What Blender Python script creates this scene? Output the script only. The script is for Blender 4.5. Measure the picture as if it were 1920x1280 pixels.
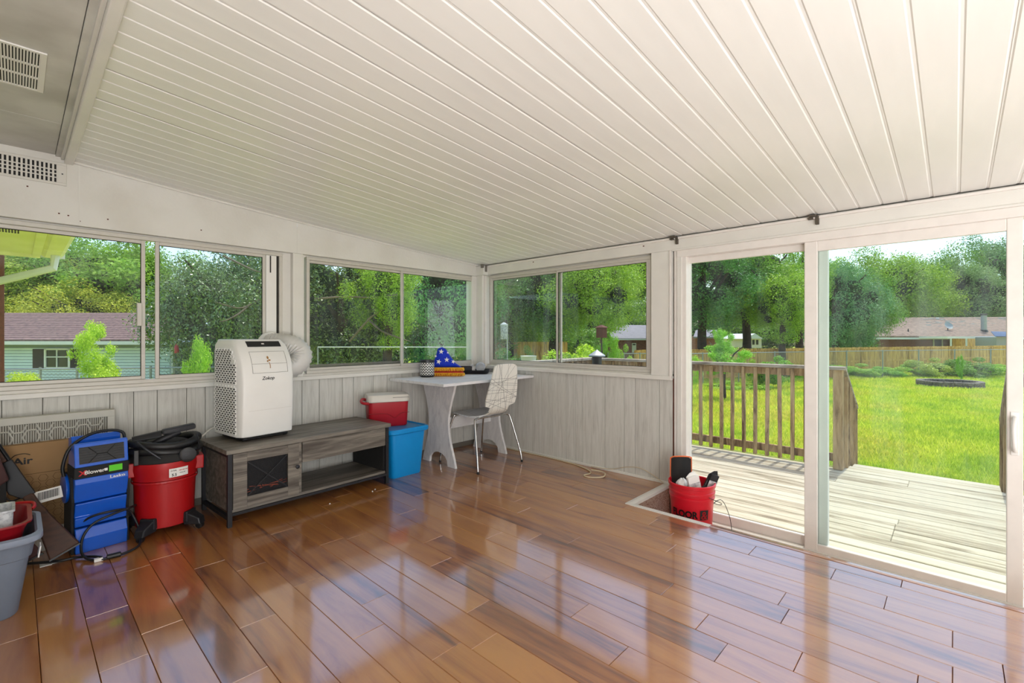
import bpy, bmesh, math, random
import numpy as np
from mathutils import Vector, Matrix, Euler, noise
for o in list(bpy.data.objects): bpy.data.objects.remove(o)
S = bpy.context.scene; C = S.collection
PI = math.pi; R = math.radians
random.seed(7)
# ------------------------------------------------------------------ camera, sky, sun, added fill lights, exposure
F = 878.6; HY = 631; TH = R(43.37)
FW = (math.cos(TH), math.sin(TH)); RT = (math.sin(TH), -math.cos(TH))
CAM = (-3.645, -3.876, 1.2)
cd = bpy.data.cameras.new('camera'); cam = bpy.data.objects.new('camera', cd); C.objects.link(cam)
cd.sensor_width = 36; cd.lens = F/1920*36; cd.shift_y = -9/1920; cd.clip_end = 500; cd.clip_start = .02
cam.location = CAM; cam.rotation_euler = (PI/2, 0, TH-PI/2); S.camera = cam
S.view_settings.view_transform = 'Standard'; S.view_settings.look = 'None'; S.view_settings.gamma = 1
S.view_settings.use_curve_mapping = False; S.view_settings.exposure = -0.06
W = bpy.data.worlds.new('sky'); S.world = W; W.use_nodes = True
nt = W.node_tree; nt.nodes.clear()
sky = nt.nodes.new('ShaderNodeTexSky'); sky.sky_type = 'NISHITA'; sky.sun_disc = False
sky.sun_elevation = R(69); sky.sun_rotation = R(90); sky.air_density = 1.0; sky.dust_density = 2.2; sky.ozone_density = 1.0
bgn = nt.nodes.new('ShaderNodeBackground'); bgn.inputs[1].default_value = 0.37
outw = nt.nodes.new('ShaderNodeOutputWorld'); nt.links.new(sky.outputs[0], bgn.inputs[0]); nt.links.new(bgn.outputs[0], outw.inputs[0])
sd = bpy.data.lights.new('sun', 'SUN'); sd.energy = 3.3; sd.angle = R(.6); sd.color = (1, .96, .88)
sun = bpy.data.objects.new('sun', sd); C.objects.link(sun); sun.rotation_euler = Vector((.385, -.02, 1)).to_track_quat('Z', 'Y').to_euler()
def area(name, loc, target, sx, sy, power, col=(.95, .98, 1)):
    l = bpy.data.lights.new(name, 'AREA'); l.shape = 'RECTANGLE'; l.size = sx; l.size_y = sy; l.energy = power; l.color = col
    o = bpy.data.objects.new(name, l); C.objects.link(o); o.location = loc
    o.rotation_euler = (Vector(loc)-Vector(target)).to_track_quat('Z', 'Y').to_euler(); return o
area('fill_light', (-4.35, -6.2, 1.25), (-1.2, -1.2, 1.5), 1.0, 1.9, 80)  # unseen fill lights added behind the camera to brighten the room, no real fixtures
area('fill_light', (-4.0, -5.1, .15), (-3.95, -4.9, 2.3), .9, .9, 85)
area('fill_light', (-1.7, -6.1, .2), (-1.5, -5.6, 2.1), 1.5, 1.5, 55)

# ------------------------------------------------------------------ materials
MATS = {}
def mat(name, col=(.8, .8, .8), rough=.5, metal=0, spec=.5, bump=0, bscale=200, var=0, vscale=6, coat=0, vcol=None, stretch=(1, 1, 1), coat_rough=.1):
    if name in MATS: return MATS[name]
    m = bpy.data.materials.new(name); m.use_nodes = True; n = m.node_tree.nodes; L = m.node_tree.links
    b = n['Principled BSDF']; b.inputs['Base Color'].default_value = (*col, 1); b.inputs['Roughness'].default_value = rough
    b.inputs['Metallic'].default_value = metal; b.inputs['Specular IOR Level'].default_value = spec
    b.inputs['Coat Weight'].default_value = coat; b.inputs['Coat Roughness'].default_value = coat_rough
    tc = n.new('ShaderNodeTexCoord'); mp = n.new('ShaderNodeMapping'); mp.inputs['Scale'].default_value = stretch
    L.new(tc.outputs['Object'], mp.inputs[0])
    nz = n.new('ShaderNodeTexNoise'); nz.inputs['Scale'].default_value = vscale; nz.inputs['Detail'].default_value = 6
    L.new(mp.outputs[0], nz.inputs['Vector'])
    mx = n.new('ShaderNodeMix'); mx.data_type = 'RGBA'
    c2 = vcol if vcol else tuple(c*(1-max(var, .03)) for c in col)
    mx.inputs[6].default_value = (*col, 1); mx.inputs[7].default_value = (*c2, 1)
    rp = n.new('ShaderNodeMapRange'); rp.inputs[1].default_value = .42; rp.inputs[2].default_value = .68
    L.new(nz.outputs[0], rp.inputs[0]); L.new(rp.outputs[0], mx.inputs[0]); L.new(mx.outputs[2], b.inputs['Base Color'])
    if bump:
        n2 = n.new('ShaderNodeTexNoise'); n2.inputs['Scale'].default_value = bscale; n2.inputs['Detail'].default_value = 4
        L.new(mp.outputs[0], n2.inputs['Vector'])
        bp = n.new('ShaderNodeBump'); bp.inputs['Strength'].default_value = bump; bp.inputs['Distance'].default_value = .004
        L.new(n2.outputs[0], bp.inputs['Height']); L.new(bp.outputs[0], b.inputs['Normal'])
    MATS[name] = m; return m
def rgb(r, g, b):
    f = lambda c: ((c/255+.055)/1.055)**2.4 if c > 10 else c/255/12.92
    return (f(r), f(g), f(b))
def wood(name, ramp, axis_scale, rough=.5, coat=0, coat_rough=.1, bump=.2, huevar=.5, noise_scale=1.0, contrast=(.35, .65), coat_ior=1.5, spec=.5, streak=.5):
    """grained board: stretched noise, offset per object, each piece its own tone"""
    m = bpy.data.materials.new(name); m.use_nodes = True; n = m.node_tree.nodes; L = m.node_tree.links
    b = n['Principled BSDF']; b.inputs['Roughness'].default_value = rough; b.inputs['Coat Weight'].default_value = coat
    b.inputs['Coat Roughness'].default_value = coat_rough; b.inputs['Coat IOR'].default_value = coat_ior; b.inputs['Specular IOR Level'].default_value = spec
    tc = n.new('ShaderNodeTexCoord'); oi = n.new('ShaderNodeObjectInfo')
    mm = n.new('ShaderNodeMath'); mm.operation = 'MULTIPLY'; mm.inputs[1].default_value = 37.3; L.new(oi.outputs['Random'], mm.inputs[0])
    ad = n.new('ShaderNodeVectorMath'); ad.operation = 'ADD'; L.new(tc.outputs['Object'], ad.inputs[0]); L.new(mm.outputs[0], ad.inputs[1])
    mp = n.new('ShaderNodeMapping'); mp.inputs['Scale'].default_value = axis_scale; L.new(ad.outputs[0], mp.inputs[0])
    nz = n.new('ShaderNodeTexNoise'); nz.inputs['Scale'].default_value = noise_scale; nz.inputs['Detail'].default_value = 8; nz.inputs['Distortion'].default_value = 1.2; nz.inputs['Roughness'].default_value = .6
    L.new(mp.outputs[0], nz.inputs['Vector'])
    nf = n.new('ShaderNodeTexNoise'); nf.inputs['Scale'].default_value = noise_scale*7; nf.inputs['Detail'].default_value = 5
    L.new(mp.outputs[0], nf.inputs['Vector'])
    mr = n.new('ShaderNodeMapRange'); mr.inputs[1].default_value = contrast[0]; mr.inputs[2].default_value = contrast[1]; L.new(nz.outputs[0], mr.inputs[0])
    s1 = n.new('ShaderNodeMath'); s1.operation = 'MULTIPLY_ADD'; s1.inputs[1].default_value = streak; s1.inputs[2].default_value = -streak/2; L.new(nf.outputs[0], s1.inputs[0])
    s2 = n.new('ShaderNodeMath'); s2.operation = 'ADD'; L.new(mr.outputs[0], s2.inputs[0]); L.new(s1.outputs[0], s2.inputs[1])
    s3 = n.new('ShaderNodeMath'); s3.operation = 'MULTIPLY_ADD'; s3.inputs[1].default_value = huevar; s3.inputs[2].default_value = -huevar/2; L.new(oi.outputs['Random'], s3.inputs[0])
    s4 = n.new('ShaderNodeMath'); s4.operation = 'ADD'; s4.use_clamp = True; L.new(s2.outputs[0], s4.inputs[0]); L.new(s3.outputs[0], s4.inputs[1])
    cr = n.new('ShaderNodeValToRGB'); e = cr.color_ramp.elements
    for i, (p, c) in enumerate(ramp):
        if i < 2: e[i].position = p; e[i].color = (*c, 1)
        else: q = e.new(p); q.color = (*c, 1)
    L.new(s4.outputs[0], cr.inputs[0]); L.new(cr.outputs[0], b.inputs['Base Color'])
    if bump:
        bp = n.new('ShaderNodeBump'); bp.inputs['Strength'].default_value = bump; bp.inputs['Distance'].default_value = .002
        L.new(nf.outputs[0], bp.inputs['Height']); L.new(bp.outputs[0], b.inputs['Normal'])
    MATS[name] = m; return m
def glass(name, tint=(.93, .97, .95), dust=.05, streaks=True):
    """thin window pane: mostly see-through, mirror-like at grazing angles, a film of dust"""
    m = bpy.data.materials.new(name); m.use_nodes = True; n = m.node_tree.nodes; L = m.node_tree.links; n.clear()
    o = n.new('ShaderNodeOutputMaterial'); t = n.new('ShaderNodeBsdfTransparent'); t.inputs[0].default_value = (*tint, 1)
    g = n.new('ShaderNodeBsdfGlossy'); g.inputs['Roughness'].default_value = .01
    fr = n.new('ShaderNodeFresnel'); fr.inputs[0].default_value = 1.45
    fm = n.new('ShaderNodeMath'); fm.operation = 'MULTIPLY'; fm.inputs[1].default_value = .5; L.new(fr.outputs[0], fm.inputs[0])
    mx = n.new('ShaderNodeMixShader'); L.new(fm.outputs[0], mx.inputs[0]); L.new(t.outputs[0], mx.inputs[1]); L.new(g.outputs[0], mx.inputs[2])
    d = n.new('ShaderNodeBsdfDiffuse'); d.inputs[0].default_value = (.75, .8, .8, 1)
    dt = n.new('ShaderNodeBsdfTranslucent'); dt.inputs[0].default_value = (.75, .85, .85, 1)
    dd = n.new('ShaderNodeMixShader'); dd.inputs[0].default_value = .5; L.new(d.outputs[0], dd.inputs[1]); L.new(dt.outputs[0], dd.inputs[2])
    tc = n.new('ShaderNodeTexCoord'); mp = n.new('ShaderNodeMapping'); mp.inputs['Scale'].default_value = (9, 9, 1.6); L.new(tc.outputs['Object'], mp.inputs[0])
    nz = n.new('ShaderNodeTexNoise'); nz.inputs['Scale'].default_value = 1.2; nz.inputs['Detail'].default_value = 7; L.new(mp.outputs[0], nz.inputs['Vector'])
    mr = n.new('ShaderNodeMapRange'); mr.inputs[1].default_value = .45; mr.inputs[2].default_value = .8; mr.inputs[3].default_value = dust*.3; mr.inputs[4].default_value = dust*2.2; L.new(nz.outputs[0], mr.inputs[0])
    m2 = n.new('ShaderNodeMixShader'); L.new(mr.outputs[0], m2.inputs[0]); L.new(mx.outputs[0], m2.inputs[1]); L.new(dd.outputs[0], m2.inputs[2])
    L.new(m2.outputs[0], o.inputs[0]); MATS[name] = m; return m
def leafmat(name, c1, c2, spec=.3, rough=.45, trans=.35):
    m = bpy.data.materials.new(name); m.use_nodes = True; n = m.node_tree.nodes; L = m.node_tree.links
    b = n['Principled BSDF']; b.inputs['Roughness'].default_value = rough; b.inputs['Specular IOR Level'].default_value = spec
    g = n.new('ShaderNodeNewGeometry'); oi = n.new('ShaderNodeObjectInfo')
    mx = n.new('ShaderNodeMix'); mx.data_type = 'RGBA'; mx.inputs[6].default_value = (*c1, 1); mx.inputs[7].default_value = (*c2, 1)
    L.new(g.outputs['Random Per Island'], mx.inputs[0])
    mu = n.new('ShaderNodeMix'); mu.data_type = 'RGBA'; mu.blend_type = 'MULTIPLY'; mu.inputs[0].default_value = 1
    L.new(mx.outputs[2], mu.inputs[6]); L.new(oi.outputs['Color'], mu.inputs[7]); L.new(mu.outputs[2], b.inputs['Base Color'])
    tr = n.new('ShaderNodeBsdfTranslucent'); L.new(mu.outputs[2], tr.inputs[0])
    ms = n.new('ShaderNodeMixShader'); ms.inputs[0].default_value = trans; L.new(b.outputs[0], ms.inputs[1]); L.new(tr.outputs[0], ms.inputs[2])
    L.new(ms.outputs[0], n['Material Output'].inputs[0]); MATS[name] = m; return m

M = MATS
wood('floor_wood', [(0, (.46, .195, .045)), (1, (.10, .034, .014)), (.35, (.40, .155, .038)), (.6, (.31, .108, .030)), (.8, (.19, .060, .022))], (7, .8, 7), rough=.4, coat=1, coat_rough=.09, coat_ior=2.25, bump=.04, huevar=.55, streak=.25, contrast=(.3, .75))
wood('panel_wood', [(0, rgb(216, 214, 208)), (1, rgb(180, 177, 170)), (.5, rgb(203, 201, 194))], (34, 34, 2.2), rough=.6, bump=.3, huevar=.18, streak=.6, spec=.3, contrast=(.25, .8))
wood('deck_wood', [(0, rgb(204, 196, 176)), (1, rgb(104, 94, 78)), (.5, rgb(188, 178, 156)), (.78, rgb(146, 134, 112))], (10, .8, 10), rough=.85, bump=.5, huevar=.45, streak=.45, spec=.15, contrast=(.25, .8))
wood('rail_wood', [(0, rgb(190, 164, 124)), (1, rgb(104, 80, 56)), (.5, rgb(164, 138, 102))], (9, 9, 1.6), rough=.85, bump=.6, huevar=.3, streak=.8, spec=.15)
wood('cap_wood', [(0, rgb(186, 176, 160)), (1, rgb(118, 106, 92)), (.5, rgb(162, 150, 134))], (9, 1.6, 9), rough=.85, bump=.6, huevar=.2, streak=.8, spec=.15)
wood('fence_wood', [(0, rgb(232, 186, 106)), (1, rgb(166, 122, 64)), (.5, rgb(212, 166, 92))], (8, 8, 1), rough=.85, bump=0, huevar=.5, streak=.5, spec=.1)
wood('grey_oak', [(0, rgb(136, 129, 118)), (1, rgb(78, 71, 64)), (.5, rgb(108, 101, 93))], (1.3, 20, 20), rough=.5, bump=.25, huevar=.15, streak=.7)
wood('whitewash', [(0, rgb(232, 230, 230)), (1, rgb(208, 206, 208)), (.5, rgb(224, 222, 222))], (3, 14, 6), rough=.5, bump=.1, huevar=.1, streak=.3)
mat('white_paint', rgb(226, 223, 216), .45, bump=.15, bscale=90, var=.07, vscale=4)
mat('header_paint', rgb(222, 219, 213), .6, bump=.35, bscale=60, vcol=rgb(212, 208, 200), vscale=3)
mat('metal_ceiling', rgb(236, 235, 230), .38, var=.05, vscale=3, stretch=(.6, 3, 1))
mat('soffit_paint', rgb(205, 203, 196), .55, vcol=rgb(178, 175, 168), vscale=3)
mat('alu', rgb(204, 199, 190), .45, metal=.1, var=.05, vscale=20)
mat('alu_dark', rgb(120, 114, 106), .5, metal=.3)
mat('vinyl', rgb(232, 226, 220), .35, var=.05, vscale=12)
mat('gasket', rgb(50, 46, 42), .8); mat('groove', rgb(104, 100, 92), .9)
mat('bracket_steel', rgb(96, 88, 78), .6, metal=.4, var=.3, vscale=60)
mat('rust_brown', rgb(92, 42, 24), .85, var=.3, vscale=30)
mat('subfloor', rgb(42, 20, 12), .9)
mat('carpet_speckle', rgb(205, 180, 160), .95, bump=1, bscale=300, vcol=rgb(120, 62, 40), vscale=160)
mat('black', rgb(24, 24, 26), .45); mat('black_matte', rgb(30, 29, 29), .8); mat('dark_metal', rgb(44, 44, 48), .45, metal=.4)
mat('white_plastic', rgb(236, 234, 230), .33, var=.02); mat('offwhite', rgb(214, 210, 202), .5)
mat('chrome', rgb(200, 200, 200), .12, metal=1)
mat('blue_plastic', rgb(14, 92, 206), .32, coat=.4, var=.06); mat('tote_blue', rgb(6, 146, 222), .35, var=.05, vscale=4)
mat('red_plastic', rgb(176, 13, 19), .4, var=.08); mat('cooler_red', rgb(172, 16, 34), .45, var=.06, bump=.15, bscale=300)
mat('bucket_red', rgb(206, 14, 36), .35, coat=.2, var=.04)
mat('dark_red', rgb(140, 12, 24), .35, coat=.3)
mat('tub_grey', rgb(112, 122, 138), .5, var=.05, bump=.1, bscale=120); mat('tub_rim', rgb(140, 150, 168), .5, var=.05)
mat('cardboard', rgb(158, 124, 84), .85, var=.08, vscale=4, stretch=(1, 1, 3)); mat('cardboard_dark', rgb(96, 70, 44), .9)
mat('filter_white', rgb(120, 116, 106), .9, var=.1, vscale=60, stretch=(8, 1, 1)); mat('filter_frame', rgb(196, 194, 184), .8)
mat('gun_wood', rgb(70, 40, 24), .6, coat=0, var=.4, vscale=14, stretch=(1, 1, 4)); mat('gun_metal', rgb(28, 28, 30), .35, metal=.6)
mat('maroon', rgb(66, 32, 30), .7, var=.15)
mat('sticker', rgb(236, 234, 230), .4); mat('ink', rgb(28, 28, 30), .6); mat('ink_red', rgb(200, 30, 34), .6)
mat('lime_tape', rgb(96, 214, 40), .6); mat('gold', rgb(250, 190, 50), .6, var=.3, vscale=60)
mat('flag_blue', rgb(10, 52, 196), .8, bump=.4, bscale=400, var=.2, vscale=12); mat('flag_red', rgb(204, 40, 44), .8, bump=.4, bscale=300, var=.2, vscale=20)
mat('orange', rgb(226, 110, 56), .6); mat('ember', rgb(224, 104, 70), .7, var=.5, vscale=40)
mat('cable_cream', rgb(206, 190, 160), .6); mat('hose_grey', rgb(214, 212, 208), .45, var=.04)
mat('paper', rgb(222, 222, 220), .8, vcol=rgb(150, 150, 155), vscale=30)
mat('siding_lap_shade', rgb(130, 150, 160), .8); mat('siding', rgb(200, 218, 226), .6, var=.06, vscale=2); mat('eave_white', rgb(212, 216, 212), .6)
mat('shingle_brown', rgb(128, 104, 98), .9, bump=.8, bscale=40, vcol=rgb(92, 74, 72), vscale=9, stretch=(1, 1, 3))
mat('shingle_tan', rgb(148, 124, 108), .9, vcol=rgb(116, 96, 84), vscale=3, stretch=(1, 1, 3)); mat('shingle_grey', rgb(128, 126, 130), .9, var=.2, vscale=5)
mat('brick_far', rgb(132, 84, 66), .9, vcol=rgb(96, 60, 48), vscale=12); mat('shutter', rgb(52, 44, 44), .7); mat('far_glass', rgb(46, 54, 52), .15)
mat('eave_grass_bounce', rgb(246, 244, 196), .6, vcol=rgb(236, 236, 170), vscale=2); mat('brown_brick', rgb(122, 66, 48), .85, var=.3, vscale=30)  # eave is white; its yellow is grass bounce put into the colour
mat('galvanised', rgb(160, 164, 160), .5, metal=.5); mat('stone', rgb(128, 118, 108), .95, bump=.8, bscale=30, vcol=rgb(86, 78, 72), vscale=9)
mat('bark', rgb(74, 60, 48), .95, bump=1, bscale=20, vcol=rgb(50, 42, 36), vscale=6); mat('soil', rgb(70, 62, 50), .95)
mat('foliage_shade', (.012, .028, .008), .9, vcol=(.02, .05, .012), vscale=3)  # near-black crown cores: inner shade of the foliage put into the colour
mat('pool_teal', rgb(60, 150, 160), .5); mat('solar', rgb(60, 84, 120), .3); mat('concrete', rgb(170, 166, 158), .9, bump=.4)
mat('moss', rgb(128, 138, 52), .95, bump=1, bscale=80, vcol=rgb(96, 110, 40), vscale=40)
def crystal():
    m = bpy.data.materials.new('clear_crystal'); m.use_nodes = True; b = m.node_tree.nodes['Principled BSDF']
    b.inputs['Base Color'].default_value = (.95, .96, 1, 1); b.inputs['Transmission Weight'].default_value = .7; b.inputs['Roughness'].default_value = .25
    MATS['crystal'] = m
crystal()
glass('pane_glass', (.97, .985, .975), dust=.02); glass('pane_teal', (.93, .975, .96), dust=.035)
leafmat('leaf_mid', (.16, .30, .035), (.42, .58, .09)); leafmat('leaf_dark', (.06, .12, .025), (.24, .38, .09), spec=1.0, rough=.3, trans=.25)
leafmat('leaf_lime', (.38, .58, .05), (.70, .80, .10), trans=.45); leafmat('leaf_blue', (.14, .24, .09), (.34, .46, .19))
leafmat('grass_blade', (.40, .56, .05), (.74, .80, .14), trans=.45)
_m = M['grass_blade']; _n = _m.node_tree.nodes; _L = _m.node_tree.links
_g = _n.new('ShaderNodeNewGeometry'); _z = _n.new('ShaderNodeTexNoise'); _z.inputs['Scale'].default_value = .55; _z.inputs['Detail'].default_value = 5; _L.new(_g.outputs['Position'], _z.inputs['Vector'])
_r = _n.new('ShaderNodeValToRGB'); _e = _r.color_ramp.elements; _e[0].position = .38; _e[0].color = (.80, .88, .6, 1); _e[1].position = .66; _e[1].color = (1.14, .95, .95, 1); _q = _e.new(.5); _q.color = (1.12, 1.05, .75, 1); _L.new(_z.outputs[0], _r.inputs[0])
_x = _n.new('ShaderNodeMix'); _x.data_type = 'RGBA'; _x.blend_type = 'MULTIPLY'; _x.inputs[0].default_value = 1
_mu = [l for l in _L if l.to_socket.name == 'Base Color'][0].from_socket; _L.new(_mu, _x.inputs[6]); _L.new(_r.outputs[0], _x.inputs[7])
for _k in [l for l in _L if l.from_socket == _mu and l.to_node != _x]: _t = _k.to_socket; _L.new(_x.outputs[2], _t)
def lawn_mat():
    m = bpy.data.materials.new('lawn'); m.use_nodes = True; n = m.node_tree.nodes; L = m.node_tree.links; b = n['Principled BSDF']
    b.inputs['Roughness'].default_value = .95; b.inputs['Specular IOR Level'].default_value = .1
    tc = n.new('ShaderNodeTexCoord'); a = n.new('ShaderNodeTexNoise'); a.inputs['Scale'].default_value = .45; a.inputs['Detail'].default_value = 4
    c = n.new('ShaderNodeTexNoise'); c.inputs['Scale'].default_value = 14; c.inputs['Detail'].default_value = 8; c.inputs['Roughness'].default_value = .8
    L.new(tc.outputs['Object'], a.inputs['Vector']); L.new(tc.outputs['Object'], c.inputs['Vector'])
    r1 = n.new('ShaderNodeValToRGB'); e = r1.color_ramp.elements; e[0].position = .35; e[0].color = (.36, .48, .05, 1); e[1].position = .68; e[1].color = (.66, .58, .16, 1)
    e2 = e.new(.5); e2.color = (.50, .62, .07, 1)
    L.new(a.outputs[0], r1.inputs[0])
    r2 = n.new('ShaderNodeMapRange'); r2.inputs[1].default_value = .3; r2.inputs[2].default_value = .7; r2.inputs[3].default_value = .55; r2.inputs[4].default_value = 1.25; L.new(c.outputs[0], r2.inputs[0])
    v = n.new('ShaderNodeVectorMath'); v.operation = 'SCALE'; L.new(r1.outputs[0], v.inputs[0]); L.new(r2.outputs[0], v.inputs['Scale']); L.new(v.outputs[0], b.inputs['Base Color'])
    bp = n.new('ShaderNodeBump'); bp.inputs['Distance'].default_value = .05; bp.inputs['Strength'].default_value = .7; L.new(c.outputs[0], bp.inputs['Height']); L.new(bp.outputs[0], b.inputs['Normal'])
    MATS['lawn'] = m
lawn_mat()
def line_print(name, base, ink, n_lines, ext, w=.001, seed=3):
    """white laminate with criss-cross printed lines (flat print)"""
    m = bpy.data.materials.new(name); m.use_nodes = True; n = m.node_tree.nodes; L = m.node_tree.links; b = n['Principled BSDF']; b.inputs['Roughness'].default_value = .35
    tc = n.new('ShaderNodeTexCoord'); rnd = random.Random(seed); acc = None
    for i in range(n_lines):
        a = rnd.choice([rnd.uniform(-.5, .5), rnd.uniform(1.1, 2.0), rnd.uniform(0, PI)]); px, pz = rnd.uniform(-ext[0], ext[0]), rnd.uniform(ext[1], ext[2])
        nv = (-math.sin(a), ext[3]*math.cos(a), (1-ext[3])*math.cos(a)); off = nv[0]*px+math.cos(a)*pz
        d = n.new('ShaderNodeVectorMath'); d.operation = 'DOT_PRODUCT'; d.inputs[1].default_value = nv; L.new(tc.outputs['Object'], d.inputs[0])
        c = n.new('ShaderNodeMath'); c.operation = 'COMPARE'; c.inputs[1].default_value = off; c.inputs[2].default_value = w; L.new(d.outputs['Value'], c.inputs[0])
        if acc is None: acc = c
        else:
            q = n.new('ShaderNodeMath'); q.operation = 'MAXIMUM'; L.new(acc.outputs[0], q.inputs[0]); L.new(c.outputs[0], q.inputs[1]); acc = q
    mx = n.new('ShaderNodeMix'); mx.data_type = 'RGBA'; mx.inputs[6].default_value = (*base, 1); mx.inputs[7].default_value = (*ink, 1)
    L.new(acc.outputs[0], mx.inputs[0]); L.new(mx.outputs[2], b.inputs['Base Color']); MATS[name] = m
line_print('chair_back_print', rgb(232, 229, 220), rgb(70, 68, 64), 26, (.2, .50, .95, 0)); line_print('chair_seat_print', rgb(196, 198, 200), rgb(110, 108, 104), 12, (.2, -.25, .25, 1), seed=9)
def chevron_mat():
    m = bpy.data.materials.new('chevron'); m.use_nodes = True; n = m.node_tree.nodes; L = m.node_tree.links; b = n['Principled BSDF']; b.inputs['Roughness'].default_value = .4
    tc = n.new('ShaderNodeTexCoord'); sp = n.new('ShaderNodeSeparateXYZ'); L.new(tc.outputs['Object'], sp.inputs[0])
    def mth(op, a, bb=None, c=None):
        q = n.new('ShaderNodeMath'); q.operation = op
        for i, v in enumerate((a, bb, c)):
            if v is None: continue
            if hasattr(v, 'is_linked'): L.new(v, q.inputs[i])
            else: q.inputs[i].default_value = v
        return q.outputs[0]
    ang = mth('ARCTAN2', sp.outputs[1], sp.outputs[0]); zig = mth('PINGPONG', mth('MULTIPLY', ang, 16/(2*PI)), .5)
    v = mth('FRACT', mth('ADD', mth('MULTIPLY', sp.outputs[2], 38), mth('MULTIPLY', zig, 1.5)))
    st = mth('GREATER_THAN', v, .5); top = mth('LESS_THAN', sp.outputs[2], .14); bot = mth('GREATER_THAN', sp.outputs[2], .018)
    st = mth('MULTIPLY', mth('MULTIPLY', st, top), bot)
    mx = n.new('ShaderNodeMix'); mx.data_type = 'RGBA'; mx.inputs[6].default_value = (*rgb(36, 36, 38), 1); mx.inputs[7].default_value = (*rgb(228, 226, 222), 1)
    L.new(st, mx.inputs[0]); L.new(mx.outputs[2], b.inputs['Base Color']); MATS['chevron'] = m
chevron_mat()

# ------------------------------------------------------------------ mesh helpers
class MB:
    def __init__(s): s.v = []; s.f = []
    def add(s, vs, fs):
        k = len(s.v); s.v += [tuple(v) for v in vs]; s.f += [tuple(i+k for i in f) for f in fs]; return s
    def box(s, x0, x1, y0, y1, z0, z1, rot=None, about=None):
        vs = [(x, y, z) for x in (x0, x1) for y in (y0, y1) for z in (z0, z1)]
        if rot:
            q = Euler(rot).to_matrix(); c = Vector(about if about else ((x0+x1)/2, (y0+y1)/2, (z0+z1)/2)); vs = [q@(Vector(v)-c)+c for v in vs]
        return s.add(vs, [(0, 1, 3, 2), (4, 6, 7, 5), (0, 4, 5, 1), (2, 3, 7, 6), (0, 2, 6, 4), (1, 5, 7, 3)])
    def hexa(s, bot, top):
        """frustum between two rings of equal count"""
        n = len(bot); vs = list(bot)+list(top)
        return s.add(vs, [tuple(range(n-1, -1, -1)), tuple(range(n, 2*n))]+[(i, (i+1) % n, n+(i+1) % n, n+i) for i in range(n)])
    def prism(s, poly, axis, a, b):
        def P(p, t): return (t, p[0], p[1]) if axis == 'x' else (p[0], t, p[1]) if axis == 'y' else (p[0], p[1], t)
        return s.hexa([P(p, a) for p in poly], [P(p, b) for p in poly])
    def lathe(s, prof, c=(0, 0, 0), n=24, cap=True):
        vs = []; 
        for r, z in prof:
            for i in range(n): a = 2*PI*i/n; vs.append((c[0]+r*math.cos(a), c[1]+r*math.sin(a), c[2]+z))
        fs = [(j*n+i, j*n+(i+1) % n, (j+1)*n+(i+1) % n, (j+1)*n+i) for j in range(len(prof)-1) for i in range(n)]
        if cap: fs += [tuple(range(n-1, -1, -1)), tuple((len(prof)-1)*n+i for i in range(n))]
        return s.add(vs, fs)
    def tube(s, pts, r, n=8, smooth=0, cap=True):
        pts = [Vector(p) for p in pts]
        if smooth: pts = spline(pts, smooth)
        rr = r if isinstance(r, (list, tuple)) else [r]*len(pts)
        if len(rr) != len(pts): rr = [rr[min(len(rr)-1, int(i*len(rr)/len(pts)))] for i in range(len(pts))]
        t0 = (pts[1]-pts[0]).normalized(); up = Vector((0, 0, 1)) if abs(t0.z) < .9 else Vector((1, 0, 0)); u = t0.cross(up).normalized()
        vs = []
        for i, p in enumerate(pts):
            t = (pts[min(i+1, len(pts)-1)]-pts[max(i-1, 0)]).normalized(); u = (u-t*u.dot(t)).normalized(); w = t.cross(u)
            for k in range(n): a = 2*PI*k/n; vs.append(p+(u*math.cos(a)+w*math.sin(a))*rr[i])
        fs = [(j*n+i, j*n+(i+1) % n, (j+1)*n+(i+1) % n, (j+1)*n+i) for j in range(len(pts)-1) for i in range(n)]
        if cap: fs += [tuple(range(n-1, -1, -1)), tuple((len(pts)-1)*n+i for i in range(n))]
        return s.add(vs, fs)
    def ball(s, c, r, n=12, m=8, sc=(1, 1, 1)):
        prof = [(max(1e-4, r*math.sin(PI*j/m)), -r*math.cos(PI*j/m)) for j in range(m+1)]
        b = MB().lathe(prof, n=n, cap=False)
        return s.add([(c[0]+v[0]*sc[0], c[1]+v[1]*sc[1], c[2]+v[2]*sc[2]) for v in b.v], b.f)
    def xf(s, fn): s.v = [tuple(fn(Vector(v))) for v in s.v]; return s
    def build(s, name, m, parent=None, bevel=0, seg=2, smooth=None, kind=None, label=None, fix=True, subsurf=0):
        me = bpy.data.meshes.new(name); me.from_pydata(s.v, [], s.f)
        if fix:
            bm = bmesh.new(); bm.from_mesh(me); bmesh.ops.recalc_face_normals(bm, faces=bm.faces); bm.to_mesh(me); bm.free()
        me.materials.append(MATS[m] if isinstance(m, str) else m)
        if smooth is None: smooth = 0
        if smooth: me.shade_smooth(); me.set_sharp_from_angle(angle=R(smooth))
        o = bpy.data.objects.new(name, me); C.objects.link(o)
        if parent: o.parent = parent
        if bevel:
            q = o.modifiers.new('bevel', 'BEVEL'); q.width = bevel; q.segments = seg; q.limit_method = 'ANGLE'; q.angle_limit = R(38)
        if subsurf:
            q = o.modifiers.new('sub', 'SUBSURF'); q.levels = q.render_levels = subsurf
        if kind: o['kind'] = kind
        if label: o['label'] = label
        return o
def spline(p, k):
    out = []
    for i in range(len(p)-1):
        a = p[max(i-1, 0)]; b = p[i]; c = p[i+1]; d = p[min(i+2, len(p)-1)]
        for j in range(k):
            t = j/k; out.append(.5*((2*b)+(c-a)*t+(2*a-5*b+4*c-d)*t*t+(3*b-a-3*c+d)*t**3))
    out.append(p[-1]); return out
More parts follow.
